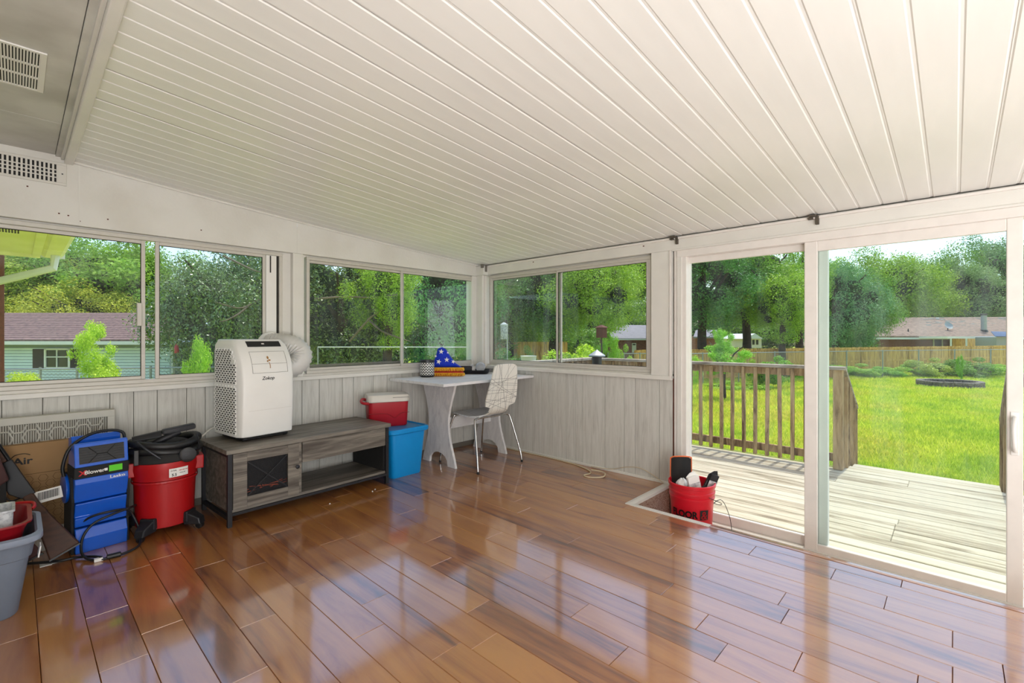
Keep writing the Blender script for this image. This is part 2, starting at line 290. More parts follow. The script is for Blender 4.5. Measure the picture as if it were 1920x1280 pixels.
def rr_poly(hx, hy, r, n=5, cx=0, cy=0):
    """rounded rectangle ring"""
    out = []
    for sx, sy, a0 in ((1, 1, 0), (-1, 1, 90), (-1, -1, 180), (1, -1, 270)):
        for i in range(n): a = R(a0+90*i/(n-1)); out.append((cx+sx*(hx-r)+r*math.cos(a), cy+sy*(hy-r)+r*math.sin(a)))
    return out
def loft(rings, m=None, cap=(True, True)):
    """rings: list of lists of 3D points, same count"""
    b = MB(); n = len(rings[0]); vs = [p for r_ in rings for p in r_]
    fs = [(j*n+i, j*n+(i+1) % n, (j+1)*n+(i+1) % n, (j+1)*n+i) for j in range(len(rings)-1) for i in range(n)]
    if cap[0]: fs.append(tuple(range(n-1, -1, -1)))
    if cap[1]: fs.append(tuple((len(rings)-1)*n+i for i in range(n)))
    return b.add(vs, fs)
def thing(name, label, cat, loc=(0, 0, 0), rz=0, group=None):
    o = bpy.data.objects.new(name, None); C.objects.link(o); o.location = loc; o.rotation_euler = (0, 0, rz); o.empty_display_size = .1
    o['label'] = label; o['category'] = cat
    if group: o['group'] = group
    return o
def tag(o, label, cat, group=None):
    o['label'] = label; o['category'] = cat
    if group: o['group'] = group
    return o
def struct(name):
    o = bpy.data.objects.new(name, None); C.objects.link(o); o['kind'] = 'structure'; return o
def copy_tree(o, parent=None):
    c = o.copy(); C.objects.link(c)
    if parent: c.parent = parent
    for ch in list(o.children): copy_tree(ch, c)
    return c
def text(name, body, size, m, parent, fn, bold=0, italic=0, sx=1):
    cu = bpy.data.curves.new(name, 'FONT'); cu.body = body; cu.size = size; cu.extrude = .0006; cu.offset = bold*size; cu.shear = italic
    cu.align_x = 'LEFT'; cu.resolution_u = 3
    o = bpy.data.objects.new(name, cu); C.objects.link(o); dg = bpy.context.evaluated_depsgraph_get()
    me = bpy.data.meshes.new_from_object(o.evaluated_get(dg)); bpy.data.objects.remove(o)
    for v in me.vertices: v.co = fn(Vector((v.co.x*sx, v.co.y, v.co.z)))
    me.materials.clear(); me.materials.append(MATS[m]); q = bpy.data.objects.new(name, me); C.objects.link(q)
    if parent: q.parent = parent
    return q
def at(px, py, d):
    """a point at horizontal distance d along the view, px/py its bearing in the 1920x1280 frame"""
    a = (px-960)/F; b = (HY-py)/F
    return Vector((CAM[0]+d*(FW[0]+a*RT[0]), CAM[1]+d*(FW[1]+a*RT[1]), 1.2+d*b))

# ================================================================== ROOM
WA = .05                                           # inner face of the left wall (y), right wall inner face is x = 0
AX = lambda x: CAM[0]+(x-CAM[0])*1.0129
AZ = lambda z: 1.2+(z-1.2)*1.0129
def ceil_z(x): t = min(max(-x, 0), 3.42); return 2.001+.056*t+.0066*t*t
# ---- floor: boards run along y
fl = MB().box(-4.62, -.63, -8, .06, -.06, -.012).box(-.63, 0, -2.18, .06, -.06, -.012).build('floor', 'subfloor', kind='structure')
PX0, PW = -3.584, .1425
forced = {}
for px_, py_ in [(110, 1111), (230, 1244), (305, 1045), (259, 1065), (465, 1064), (675, 1192), (468, 1265), (474, 1168), (821, 1231), (613, 1018), (1261, 1096), (1361, 1210), (1470, 1116), (1501, 1230), (1661, 1126), (1786, 1194), (1786, 1262), (1414, 1028), (965, 940), (1255, 1005)]:
    a_ = (px_-960)/F; b_ = (HY-py_)/F; t_ = -1.2/b_
    X_ = CAM[0]+t_*(FW[0]+a_*RT[0]); Y_ = CAM[1]+t_*(FW[1]+a_*RT[1])
    forced.setdefault(int((X_-PX0)//PW), []).append(Y_)
for k in range(-8, 26):
    x0 = PX0+k*PW; x1 = x0+PW
    x0 = max(x0, -4.6)
    if x0 >= -.001: continue
    x1 = min(x1, -.002)
    ys = sorted(forced.get(k, []))
    lo, hi = -7.9, .05
    pts = [lo]+ys+[hi]; cuts = [lo]
    for a, b in zip(pts[:-1], pts[1:]):
        g = b-a
        if g > 1.35:
            n_ = max(1, round(g/1.2)); off = random.uniform(.35, 1.0)
            y = a+off if a == lo or b == hi else a+g/n_
            while y < b-.3: cuts.append(y); y += random.uniform(1.05, 1.3)
        cuts.append(b)
    for a, b in zip(cuts[:-1], cuts[1:]):
        segs = [(x0, x1, a, b)]
        if x1 > -.62:
            if b <= -2.19: segs = [(x0, min(x1, -.622), a, b)] if x0 < -.63 else []
            elif a < -2.19: segs = [(x0, x1, -2.19, b)]+([(x0, -.622, a, -2.19)] if x0 < -.63 else [])
        for (q0, q1, q2, q3) in segs:
            lift = random.uniform(0, .0007); e = .0007; c = .0014
            tilt = random.uniform(-.0006, .0006)
            bot = [(q0+e, q2+e, -.012), (q1-e, q2+e, -.012), (q1-e, q3-e, -.012), (q0+e, q3-e, -.012)]
            mid = [(x, y, -.0018) for x, y, z in bot]
            top = [(q0+e+c, q2+e+c, lift), (q1-e-c, q2+e+c, lift+tilt), (q1-e-c, q3-e-c, lift+tilt), (q0+e+c, q3-e-c, lift)]
            loft([bot, mid, top]).build('plank', 'floor_wood', fl, fix=False)
# ---- recess by the door
rec = struct('trim_1')
MB().box(-.64, 0.06, -8, -2.19, -.31, -.25).build('recess_floor', 'carpet_speckle', rec)
MB().box(-.62, 0.02, -2.19, -2.17, -.25, -.012).build('carpet_riser', 'carpet_speckle', rec)
MB().box(-.64, -.625, -8, -2.19, -.25, -.012).build('carpet_riser', 'carpet_speckle', rec)
MB().prism([(-2.205, -.02), (-2.155, -.004), (-2.155, .006), (-2.178, .008), (-2.205, .004)], 'x', -.64, -.01).build('metal_nosing', 'offwhite', rec, bevel=.001)
MB().prism([(-.60, -.02), (-.645, -.004), (-.645, .004), (-.63, .006), (-.60, .003)], 'y', -2.75, -2.2).build('metal_nosing', 'offwhite', rec, bevel=.001)
MB().prism([(-.598, -.012), (-.63, -.004), (-.645, .002), (-.63, .005), (-.598, .002)], 'y', -8, -2.75).build('wood_nosing', 'floor_wood', rec, bevel=.001)

# ---- left wall (wall A) -------------------------------------------------
wl = struct('wall_left')
MB().box(-4.7, .14, WA+.006, WA+.12, -.3, AZ(.85)).build('wall_core', 'groove', wl)
seams = [-4.62, -4.4, -4.19, -4.0, -3.84, -3.70, -3.538, -3.424, -3.238, -3.12, -2.996, -2.831, -2.72, -2.58, -2.43, -2.31, -2.2, -2.04, -1.896, -1.693, -1.588, -1.394, -1.25, -1.09, -.97, -.79, -.66, -.47, -.31, -.17, .001]
for a, b in zip(seams[:-1], seams[1:]):
    a, b = AX(a), AX(b) if b < 0 else 0
    MB().box(a+.0017, b-.0017, WA, WA+.013, 0, AZ(.846)).build('panel', 'panel_wood', wl, bevel=.0015, seg=1)
MB().box(-4.7, -.02, WA-.03, WA+.06, AZ(.846), AZ(.875)).build('sill', 'white_paint', wl, bevel=.003)
MB().box(-4.7, -.02, WA-.008, WA+.1, AZ(.875), AZ(.893)).build('sill_strip', 'alu', wl)
MB().box(AX(-2.11), AX(-2.07), WA+.0, WA+.1, AZ(1.872), 2.1).build('header_splice', 'groove', wl)
hp = []
n_ = 24
for i in range(n_+1):
    x = -4.7+(4.7)*i/n_; hp.append((x, AZ(1.872)))
top = [(x, min(ceil_z(x), 2.30)+.012 if x > -3.42 else 2.31) for x, z in reversed(hp)]
for (xa, xb) in ((-4.7, AX(-2.0885)), (AX(-2.088), -.02)):
    xs = [xa+(xb-xa)*i/14 for i in range(15)]
    poly_b = [(x, AZ(1.872)) for x in xs]; poly_t = [(x, (ceil_z(x) if x > -3.42 else 2.30)+.01) for x in xs]
    b = MB()
    for i in range(14):
        b.add([(xs[i], WA-.022, poly_b[i][1]), (xs[i+1], WA-.022, poly_b[i+1][1]), (xs[i+1], WA-.022, poly_t[i+1][1]), (xs[i], WA-.022, poly_t[i][1]),
               (xs[i], WA+.1, poly_b[i][1]), (xs[i+1], WA+.1, poly_b[i+1][1])], [(0, 1, 2, 3), (0, 4, 5, 1)])
    b.build('header_board', 'header_paint', wl, fix=False)
MB().tube([(x, WA-.03, ceil_z(x)-.006) for x in [-3.42+3.4*i/20 for i in range(21)]], .010, 6).build('ceiling_bead', 'white_paint', wl)
MB().box(AX(-3.385), AX(-3.379), WA-.0245, WA-.02, AZ(1.872), 2.255).build('seam_bead', 'white_paint', wl)
for (x, z) in ((-3.47, 1.93), (-3.43, 1.925), (-3.25, 1.935), (-3.38, 1.90), (-2.75, 1.95), (-3.6, 2.06)): MB().box(AX(x)-.004, AX(x)+.004, WA-.0235, WA-.021, AZ(z)-.004, AZ(z)+.003).build('nail_mark', 'rust_brown', wl)
MB().box(AX(-2.195), AX(-2.115), WA+.03, WA+.1, AZ(.875), AZ(1.872)).build('jamb', 'white_paint', wl, bevel=.002)
MB().box(AX(-2.12), AX(-2.04), WA-.02, WA+.1, AZ(.875), AZ(1.872)).build('post', 'white_paint', wl, bevel=.003)
MB().box(AX(-2.04), AX(-2.018), WA+.01, WA+.1, AZ(.875), AZ(1.872)).build('post', 'white_paint', wl, bevel=.002)
MB().box(-.14, -.02, WA+.0, WA+.1, AZ(.875), AZ(1.872)).build('post', 'white_paint', wl, bevel=.003)
MB().box(-.075, .05, -.045, WA+.1, AZ(.87), 2.02).build('corner_post', 'white_paint', wl, bevel=.004)
MB().box(-.05, -.03, -.07, -.04, AZ(.87), 1.88).build('corner_post', 'vinyl', wl, bevel=.004)
MB().box(-.10, .02, -.09, WA, 1.885, 1.985).build('corner_block', 'white_paint', wl, bevel=.004)
MB().box(-.075, -.045, -.096, -.09, 1.92, 1.99).box(-.105, -.09, -.09, -.055, 1.96, 2.0).build('corner_bracket', 'alu_dark', wl)
MB().box(-4.6, 0, WA-.008, WA, 0.0, .05).build('skirting', 'alu_dark', wl, bevel=.002)

def slider(name, horiz, a0, a1, z0, z1, plane, mull, glasses, fr=.026, extra=None, depth=.05):
    """horizontal sliding window. horiz 'x' or 'y'; plane = inner face coordinate, outward +"""
    root = struct(name)
    def bx(mb, p, q, d0, d1, z0_, z1_):
        if horiz == 'x': mb.box(p, q, plane+d0, plane+d1, z0_, z1_)
        else: mb.box(plane+d0, plane+d1, p, q, z0_, z1_)
        return mb
    for (p, q, s0, s1, nm) in ((a0, a1, z0, z0+fr, 'frame_rail'), (a0, a1, z1-fr, z1, 'frame_rail'), (a0, a0+fr, z0+fr, z1-fr, 'frame_stile'), (a1-fr, a1, z0+fr, z1-fr, 'frame_stile')):
        bx(MB(), p, q, 0, depth, s0, s1).build(nm, 'alu', root, bevel=.003)
    b = MB()
    for (p, q, s0, s1) in ((a0-.02, a1+.02, z0-.012, z0+.006), (a0-.02, a1+.02, z1-.006, z1+.014)): bx(b, p, q, .022, depth+.03, s0, s1)
    b.build('frame_rail', 'white_paint', root, bevel=.002)
    for i, (g0, g1, dd, gm) in enumerate(glasses):
        sa = struct('sash'); sa.parent = root; del sa['kind']
        w = .022; zz0, zz1 = z0+fr, z1-fr
        for (p, q, s0, s1, nm) in ((g0+w, g1-w, zz0, zz0+w, 'sash_rail'), (g0+w, g1-w, zz1-w, zz1, 'sash_rail'), (g0, g0+w, zz0, zz1, 'sash_stile'), (g1-w, g1, zz0, zz1, 'sash_stile')):
            bx(MB(), p, q, dd, dd+.018, s0, s1).build(nm, 'alu', sa, bevel=.002)
        bx(MB(), g0+w*.5, g1-w*.5, dd+.008, dd+.011, zz0+w*.5, zz1-w*.5).build('pane', gm, sa)
        e = MB(); g = .0035
        for (p, q, s0, s1) in ((g0+w, g1-w, zz0+w, zz0+w+g), (g0+w, g1-w, zz1-w-g, zz1-w), (g0+w, g0+w+g, zz0+w, zz1-w), (g1-w-g, g1-w, zz0+w, zz1-w)): bx(e, p, q, dd+.003, dd+.012, s0, s1)
        e.build('gasket', 'gasket', sa)
    return root
w1 = slider('window_1', 'x', -4.6, AX(-2.19), AZ(.893), AZ(1.862), WA+.005, None, [(-4.56, AX(-3.055), .026, 'pane_glass'), (AX(-3.005), AX(-2.315), .006, 'pane_teal')])
MB().box(AX(-3.1)-.004, AX(-3.1)+.022, WA-.012, WA+.02, AZ(1.27), AZ(1.42)).build('latch', 'alu', w1, bevel=.003)
MB().box(AX(-2.312), AX(-2.235), WA+.008, WA+.03, AZ(.92), AZ(1.835)).build('vent_panel', 'white_plastic', w1, bevel=.003, label='white plastic hose filler panel')
MB().box(AX(-2.285), AX(-2.277), WA+.003, WA+.009, AZ(1.70), AZ(1.83)).box(AX(-2.235), AX(-2.216), WA+.02, WA+.03, AZ(.92), AZ(1.835)).build('gap_slot', 'gasket', w1)
w2 = slider('window_2', 'x', AX(-2.0), AX(-.135), AZ(.893), AZ(1.862), WA+.005, None, [(AX(-1.985), AX(-1.045), .026, 'pane_glass'), (AX(-1.09), AX(-.15), .006, 'pane_teal')])
MB().box(AX(-1.97), AX(-1.06), WA+.065, WA+.07, AZ(.93), AZ(.965)).build('screen_track', 'alu_dark', w2)

# ---- right wall (wall B) -------------------------------------------------
wr = struct('wall_right')
MB().box(.006, .12, -2.2, .14, -.3, .85).build('wall_core', 'groove', wr)
seams = [.049, -.14, -.30, -.46, -.624, -.833, -.93, -1.148, -1.261, -1.34, -1.583, -1.778, -1.885, -2.104, -2.222]
for a, b in zip(seams[1:], seams[:-1]):
    MB().box(0, .013, a+.0018, b-.0018, 0, .848).build('panel', 'panel_wood', wr, bevel=.0015, seg=1)
MB().box(-.032, .06, -2.222, -.06, .848, .882).build('sill', 'white_paint', wr, bevel=.003)
MB().box(-.008, .1, -2.222, -.06, .882, .897).build('sill_strip', 'alu', wr)
MB().box(-.012, 0, -2.195, .04, .0, .022).build('skirting', 'white_paint', wr, bevel=.003)
MB().box(-.026, .12, -2.222, -2.045, .882, 1.893).build('post_panel', 'white_paint', wr, bevel=.002)
MB().box(-.034, -.02, -2.222, -2.205, .865, 1.893).build('corner_bead', 'vinyl', wr, bevel=.002)
MB().box(.02, .12, -2.28, -2.222, -.25, 1.893).build('stud', 'rust_brown', wr)
MB().box(-.004, .02, -2.2385, -2.2235, -.25, .862).build('stud', 'rust_brown', wr)
MB().box(-.03, .12, -8, -.07, 1.893, 1.998).build('beam', 'white_paint', wr, bevel=.004)
MB().box(-.044, -.028, -8, -.09, 1.975, 1.990).build('beam_lip', 'vinyl', wr, bevel=.002)
MB().box(-.036, .0, -8, -2.23, 1.885, 1.90).build('beam_lip', 'white_paint', wr, bevel=.003)
for yy, zz in ((-2.25, 0), (-3.2, 0)):
    MB().box(-.075, -.028, yy-.022, yy+.022, 1.985, 1.997).box(-.05, -.03, yy-.032, yy-.012, 1.935, 1.99).box(-.06, -.03, yy+.0, yy+.03, 1.972, 1.985).build('bracket', 'bracket_steel', wr, bevel=.002)
for yy in (-1.98, -.76): MB().box(-.033, -.029, yy-.006, yy+.006, 1.955, 1.963).build('nail_mark', 'rust_brown', wr)
w3 = slider('window_3', 'y', -2.03, -.075, .897, 1.878, .004, None, [(-1.07, -.09, .026, 'pane_teal'), (-2.005, -1.02, .006, 'pane_glass')])

# ---- sliding door ---------------------------------------------------------
d1 = struct('door_1')
MB().box(-.01, .10, -2.335, -2.235, -.25, 1.893).build('jamb', 'vinyl', d1, bevel=.004)
MB().box(-.018, .0, -2.30, -2.262, -.25, 1.85).build('jamb', 'white_paint', d1, bevel=.002)
MB().box(-.02, .10, -5.6, -2.26, 1.832, 1.888).build('head', 'vinyl', d1, bevel=.004)
MB().box(-.012, .12, -5.6, -2.26, -.262, -.222).build('track', 'offwhite', d1, bevel=.004)
MB().box(-.02, .10, -5.7, -5.6, -.25, 1.893).build('jamb', 'vinyl', d1, bevel=.004)
def door_panel(y0, y1, x, wl_, wr_, zb, zt, gl, railb=.07, railt=.05):
    s = bpy.data.objects.new('door_sash', None); C.objects.link(s); s.parent = d1
    MB().box(x, x+.035, y1-wl_, y1, zb, zt).build('stile', 'vinyl', s, bevel=.004)
    MB().box(x, x+.035, y0, y0+wr_, zb, zt).build('stile', 'vinyl', s, bevel=.004)
    MB().box(x+.001, x+.034, y0+wr_-.002, y1-wl_+.002, zb, zb+railb).build('bottom_rail', 'vinyl', s, bevel=.006)
    MB().box(x+.001, x+.034, y0+wr_-.002, y1-wl_+.002, zt-railt, zt).build('top_rail', 'vinyl', s, bevel=.006)
    MB().box(x+.015, x+.02, y0+wr_-.01, y1-wl_+.01, zb+railb-.01, zt-railt+.01).build('pane', gl, s)
    return s
door_panel(-3.22, -2.315, .045, .022, .085, -.225, 1.835, 'pane_glass')
sl = door_panel(-4.14, -3.14, .0, .075, .062, -.235, 1.835, 'pane_teal', railb=.06, railt=.068)
MB().box(.036, .078, -3.268, -3.215, -.22, 1.80).build('stile', 'sticker', d1, bevel=.003)
# open panel further right is slid away: only the frame and a far pane
door_panel(-5.6, -4.62, .045, .07, .06, -.235, 1.835, 'pane_glass')
hy = -4.108
hd = MB().tube([(.0, hy, .60), (-.035, hy, .60), (-.052, hy+.004, .64), (-.052, hy+.006, .72), (-.035, hy, .765), (.0, hy, .765)], .011, 8, smooth=4)
hd.build('handle', 'white_plastic', sl, smooth=60)
MB().box(-.006, .0, hy-.016, hy+.016, .57, .80).build('handle_plate', 'white_plastic', sl, bevel=.003)
MB().box(-.008, -.005, hy-.008, hy+.004, .645, .655).box(-.008, -.005, hy-.008, hy+.004, .715, .725).build('screw', 'alu_dark', sl)

# ---- rest of the room behind the camera ------------------------------------
wb = struct('wall_back')
MB().box(-4.75, .12, -8.1, -8.0, -.3, 2.4).build('wall_face', 'header_paint', wb)
wh = struct('wall_house')
MB().box(-4.75, -4.6, -8, WA+.05, -.3, 2.4).build('wall_face', 'header_paint', wh)
MB().box(0, .12, -8, -5.7, -.3, 2.0).build('wall_core', 'header_paint', wr)

# ---- ceiling ----------------------------------------------------------------
ce = struct('ceiling')
NX = 8
prof = [(0, .0028), (.004, .0028), (.0085, .0), (.104, .0), (.1085, .0028), (.1125, .0028)]
def pan_mesh():
    b = MB(); xs = [-3.43+(3.398)*i/NX for i in range(NX+1)]
    vs = [(x, -p[0], ceil_z(x)+p[1]) for x in xs for p in prof]; n = len(prof)
    fs = [(i*n+j, i*n+j+1, (i+1)*n+j+1, (i+1)*n+j) for i in range(NX) for j in range(n-1)]
    return b.add(vs, fs)
pan0 = pan_mesh().build('panel', 'metal_ceiling', ce, fix=False)
pan0.location = (0, WA-.025+.02, 0)
for i in range(1, 71):
    o = pan0.copy(); C.objects.link(o); o.location = (0, WA-.005-.1125*i, random.uniform(-.0008, .0008))
b = MB()
for i in range(12):
    xa, xb = -3.5+3.9*i/12, -3.5+3.9*(i+1)/12
    b.box(xa, xb, -8.1, WA+.25, ceil_z(xa)+.03, ceil_z(xa)+.08)
b.build('roof_slab', 'offwhite', ce)
MB().box(-3.445, -3.405, -8, WA-.02, ceil_z(-3.42)-.028, ceil_z(-3.42)+.05).build('edge_channel', 'white_paint', ce, bevel=.006)
MB().box(-3.46, -3.445, -8, WA-.02, 2.262, 2.30).build('edge_channel', 'offwhite', ce, bevel=.003)
MB().box(.06, .16, -8.1, WA+.25, 1.95, 2.05).build('fascia', 'white_paint', ce)
sfy = [WA-.02, -.56, -1.9, -3.3, -4.7, -6.2, -8]
for a, b_ in zip(sfy[1:], sfy[:-1]):
    MB().box(-4.7, -3.485, a+.002, b_-.002, 2.285, 2.30).build('soffit_panel', 'soffit_paint', ce, bevel=.001)
    MB().box(-3.483, -3.446, a+.001, b_-.001, 2.277, 2.30).build('soffit_strip', 'soffit_paint', ce, bevel=.001)
MB().box(-4.7, -3.4, -8.1, WA, 2.32, 2.4).build('roof_slab', 'offwhite', ce)
# soffit vent grille and wall vent grille
v = thing('soffit_vent', 'white slotted vent grille set in the flat soffit panel', 'vent', (-3.68, -1.14, 2.285))
fr = MB().box(-.14, .118, -.205, -.19, -.006, 0).box(-.14, .118, .19, .205, -.006, 0).box(-.14, -.125, -.19, .19, -.006, 0).box(.10, .118, -.19, .19, -.006, 0)
fr.box(-.125, .10, -.07, -.055, -.005, 0).box(-.125, .10, .055, .07, -.005, 0)
fr.build('frame', 'white_paint', v, bevel=.001)
sl_ = MB()
for i in range(26):
    x = -.12+i*.0087
    for (a, b2) in ((-.19, -.07), (-.055, .055), (.07, .19)): sl_.box(x, x+.005, a, b2, -.005, -.001)
sl_.build('slats', 'white_paint', v, kind='stuff'); MB().box(-.125, .105, -.19, .19, -.0012, -.0002).build('dark_cavity', 'black_matte', v)
v = thing('wall_vent', 'off-white slotted vent register on the wall above the left window', 'vent', (AX(-3.66), WA-.024, AZ(2.16)))
MB().box(-.33, .225, -.008, 0, -.065, -.05).box(-.33, .225, -.008, 0, .055, .07).box(.185, .225, -.008, 0, -.05, .055).box(-.33, -.3, -.008, 0, -.05, .055).build('frame', 'offwhite', v, bevel=.002)
sl_ = MB()
for i in range(27): x = -.3+i*.0185; sl_.box(x, x+.009, -.007, -.001, -.05, .055)
for z in (-.022, .0, .022): sl_.box(-.3, .19, -.006, -.001, z-.003, z+.003)
sl_.build('slats', 'offwhite', v, kind='stuff'); MB().box(-.3, .19, -.002, -.0005, -.05, .055).build('dark_cavity', 'black_matte', v)
MB().box(.203, .210, -.011, -.007, .0, .006).build('damper_knob', 'black', v)
# ================================================================== FURNITURE
# ---- media cabinet
tv = thing('media_cabinet', 'low grey oak media cabinet with black metal frame and electric fire behind its mesh door', 'cabinet', (-2.735, -.572, 0), R(3.2))
Lc, Dc, Hc = 1.19, .50, .49
MB().box(-.012, Lc+.012, -.012, Dc, Hc-.028, Hc).build('top', 'grey_oak', tv, bevel=.002)
fm = MB()
for x0 in (0, Lc-.026):
    fm.box(x0, x0+.026, 0, .026, 0, Hc-.028).box(x0, x0+.026, Dc-.03, Dc-.004, 0, Hc-.028).box(x0, x0+.026, .026, Dc-.03, .045, .068).box(x0, x0+.026, .026, Dc-.03, Hc-.05, Hc-.029)
fm.box(.026, Lc-.026, .0, .02, .068, .085)
fm.build('metal_frame', 'dark_metal', tv, bevel=.002)
MB().box(.02, .036, .026, Dc-.03, .085, Hc-.03).build('side_panel', 'grey_oak', tv)
MB().box(Lc-.036, Lc-.02, .026, Dc-.03, .085, Hc-.03).build('side_panel', 'black_matte', tv)
MB().box(.026, Lc-.026, .012, Dc-.03, .086, .105).build('bottom_shelf', 'grey_oak', tv, bevel=.002)
MB().box(.455, .473, .014, Dc-.03, .105, Hc-.029).build('divider', 'grey_oak', tv)
MB().box(.036, .455, Dc-.04, Dc-.03, .105, Hc-.03).build('back_panel', 'black_matte', tv)
MB().box(.473, Lc-.036, Dc-.04, Dc-.03, .30, Hc-.03).build('back_panel', 'grey_oak', tv)
MB().box(.476, Lc-.030, .004, .02, .315, Hc-.032).build('drawer_front', 'grey_oak', tv, bevel=.002)
dr = bpy.data.objects.new('door', None); C.objects.link(dr); dr.parent = tv
for (a, b_, c, d) in ((.030, .112, .108, .458), (.372, .448, .108, .458), (.112, .372, .108, .172), (.112, .372, .398, .458)):
    MB().box(a, b_, -.002, .016, c, d).build('door_rail', 'grey_oak', dr, bevel=.0015)
m_ = MB()
for i in range(34):
    x = .112+.26*i/33; m_.box(x-.0009, x+.0009, .006, .0075, .172, .398)
for i in range(30):
    z = .172+.226*i/29; m_.box(.112, .372, .006, .0075, z-.0009, z+.0009)
m_.build('wire_mesh', 'dark_metal', dr, kind='stuff')
m_ = MB()
for s in (1, -1): m_.box(.242-.165, .242+.165, .002, .006, .285-.0035, .285+.0035, rot=(0, s*math.atan2(.215, .25), 0))
m_.build('cross_brace', 'dark_metal', dr)
MB().lathe([(.004, 0), (.004, .012), (.013, .016), (.014, .024), (.006, .03)], n=14).xf(lambda p: Vector((.428+p.x, -.002-p.z, .30+p.y))).build('knob', 'dark_metal', dr, smooth=40)
fb = MB(); rr = random.Random(5)
for i in range(16):
    x = rr.uniform(.13, .35); z = rr.uniform(.178, .20); fb.tube([(x, .05, z), (x+rr.uniform(-.05, .05), .035, z+.02), (x+rr.uniform(-.09, .09), .03, z+rr.uniform(.0, .045))], [.006, .005, .003], 6)
fb.build('flame_effect', 'ember', tv, kind='stuff', label='orange flame effect behind the mesh')
MB().box(.112, .372, .03, .04, .11, .42).build('fire_box', 'black_matte', tv)

# ---- portable air conditioner
ac = thing('portable_air_conditioner', 'tall white portable air conditioner with louvred side, standing on the grey media cabinet', 'air conditioner', (-2.462, -.218, .49), R(8)); ac.scale = (1.04, 1, 1.035)
hw, hd_ = .186, .187
def acprof(z):                                                        # front bulge and shrinking top
    t = z/.68
    return (hw*(1-.04*max(0, (t-.8)/.2)**2), -hd_-.018*math.sin(PI*min(1, t*1.02))+.135*max(0, (t-.62)/.38)**2.2)
rings = []
for z in [.03, .06, .15, .3, .42, .5, .56, .6, .63, .655, .668]:
    w, yf = acprof(z)
    if z > .65: w -= .012; 
    pl = [(-w, hd_), (-w, yf+.05), (-w+.02, yf+.012), (-w+.06, yf), (w-.06, yf), (w-.02, yf+.012), (w, yf+.05), (w, hd_)]
    rings.append([(x, y, z) for x, y in pl])
loft(rings).build('housing', 'white_plastic', ac, bevel=.008, seg=3, smooth=50)
MB().box(-.15, .15, -.15, .15, .008, .03).build('base_tray', 'black_matte', ac)
for sx in (-1, 1):
    for sy in (-1, 1): MB().lathe([(.006, -.012), (.013, -.01), (.013, .01), (.006, .012)], n=12).xf(lambda p, sx=sx, sy=sy: Vector((sx*.135+p.z, sy*.14+p.x, .013+p.y))).build('caster', 'black', ac)
# recessed side louvres (left side, x = -hw): dark slots behind thin bars
MB().box(-hw-.0015, -hw+.006, -.135, .165, .05, .355).box(-hw-.0015, -hw+.006, -.135, .165, .375, .51).build('side_recess', 'black_matte', ac)
MB().box(-hw-.0005, -hw+.006, -.062, .165, .51, .60).build('side_recess', 'black_matte', ac)
lv = MB()
for i in range(22):
    z = .052+i*.0143; lv.box(-hw-.006, -hw+.001, -.137, .168, z-.0031, z+.0031)
    for k in range(8):
        y = -.137+(k+.5*(i % 2))*.042; lv.box(-hw-.005, -hw+.001, y-.004, y+.004, z, z+.0143)
for i in range(16):
    z = .378+i*.0143; y0 = -.137 if z < .5 else -.137+(z-.5)*.62; lv.box(-hw-.006, -hw+.001, y0, .168, z-.0031, z+.0031)
    for k in range(8):
        y = y0+(k+.5*(i % 2))*.042
        if y < .165: lv.box(-hw-.005, -hw+.001, y-.004, y+.004, z, z+.0143)
lv.build('side_grille', 'white_plastic', ac, kind='stuff')
def acfront(x, z, d=0):
    w, yf = acprof(z); return Vector((x, yf-d, z))
def acpatch(x0, x1, z0, z1, d0, d1, name, m, n=5):
    b = MB()
    rg = [[acfront(x, z0+(z1-z0)*i/n, d) for (x, d) in ((x0, d0), (x1, d0), (x1, d1), (x0, d1))] for i in range(n+1)]
    o = loft(rg).build(name, m, ac); return o
acpatch(-.105, .120, .618, .655, -.002, .0025, 'control_panel', 'ink')
acpatch(-.008, .010, .634, .642, .0025, .0035, 'display', 'sticker')
for a, b_, c, d in ((-.11, .125, .445, .4465), (-.11, .125, .505, .5065), (-.11, .125, .585, .5865), (-.11, -.1085, .445, .586), (.1235, .125, .445, .586)):
    acpatch(a, b_, c, d, -.001, .0008, 'door_seam', 'alu_dark')
acpatch(-.135, .15, .20, .2012, -.001, .0006, 'door_seam', 'alu')
text('logo', 'Zokop', .030, 'ink', ac, lambda p: Vector((-.052+p.x, acprof(.405+p.y)[1]-.001, .400+p.y)), bold=.02, italic=.2)
mat('emblem_brown', rgb(170, 120, 62), .5, var=.3, vscale=80)
em = MB(); em.ball((.0, 0, .545), .008, 8, 6, (1, .3, 1.3)).ball((.010, 0, .528), .007, 8, 6, (1.4, .3, .8)).ball((-.006, 0, .522), .006, 8, 6, (1, .3, 1))
em.tube([(.004, 0, .515), (.010, 0, .495), (.008, 0, .475)], .0028, 6)
em.xf(lambda p: Vector((p.x*.8, acprof(p.z)[1]-.001+p.y*.4, p.z))).build('emblem', 'emblem_brown', ac)
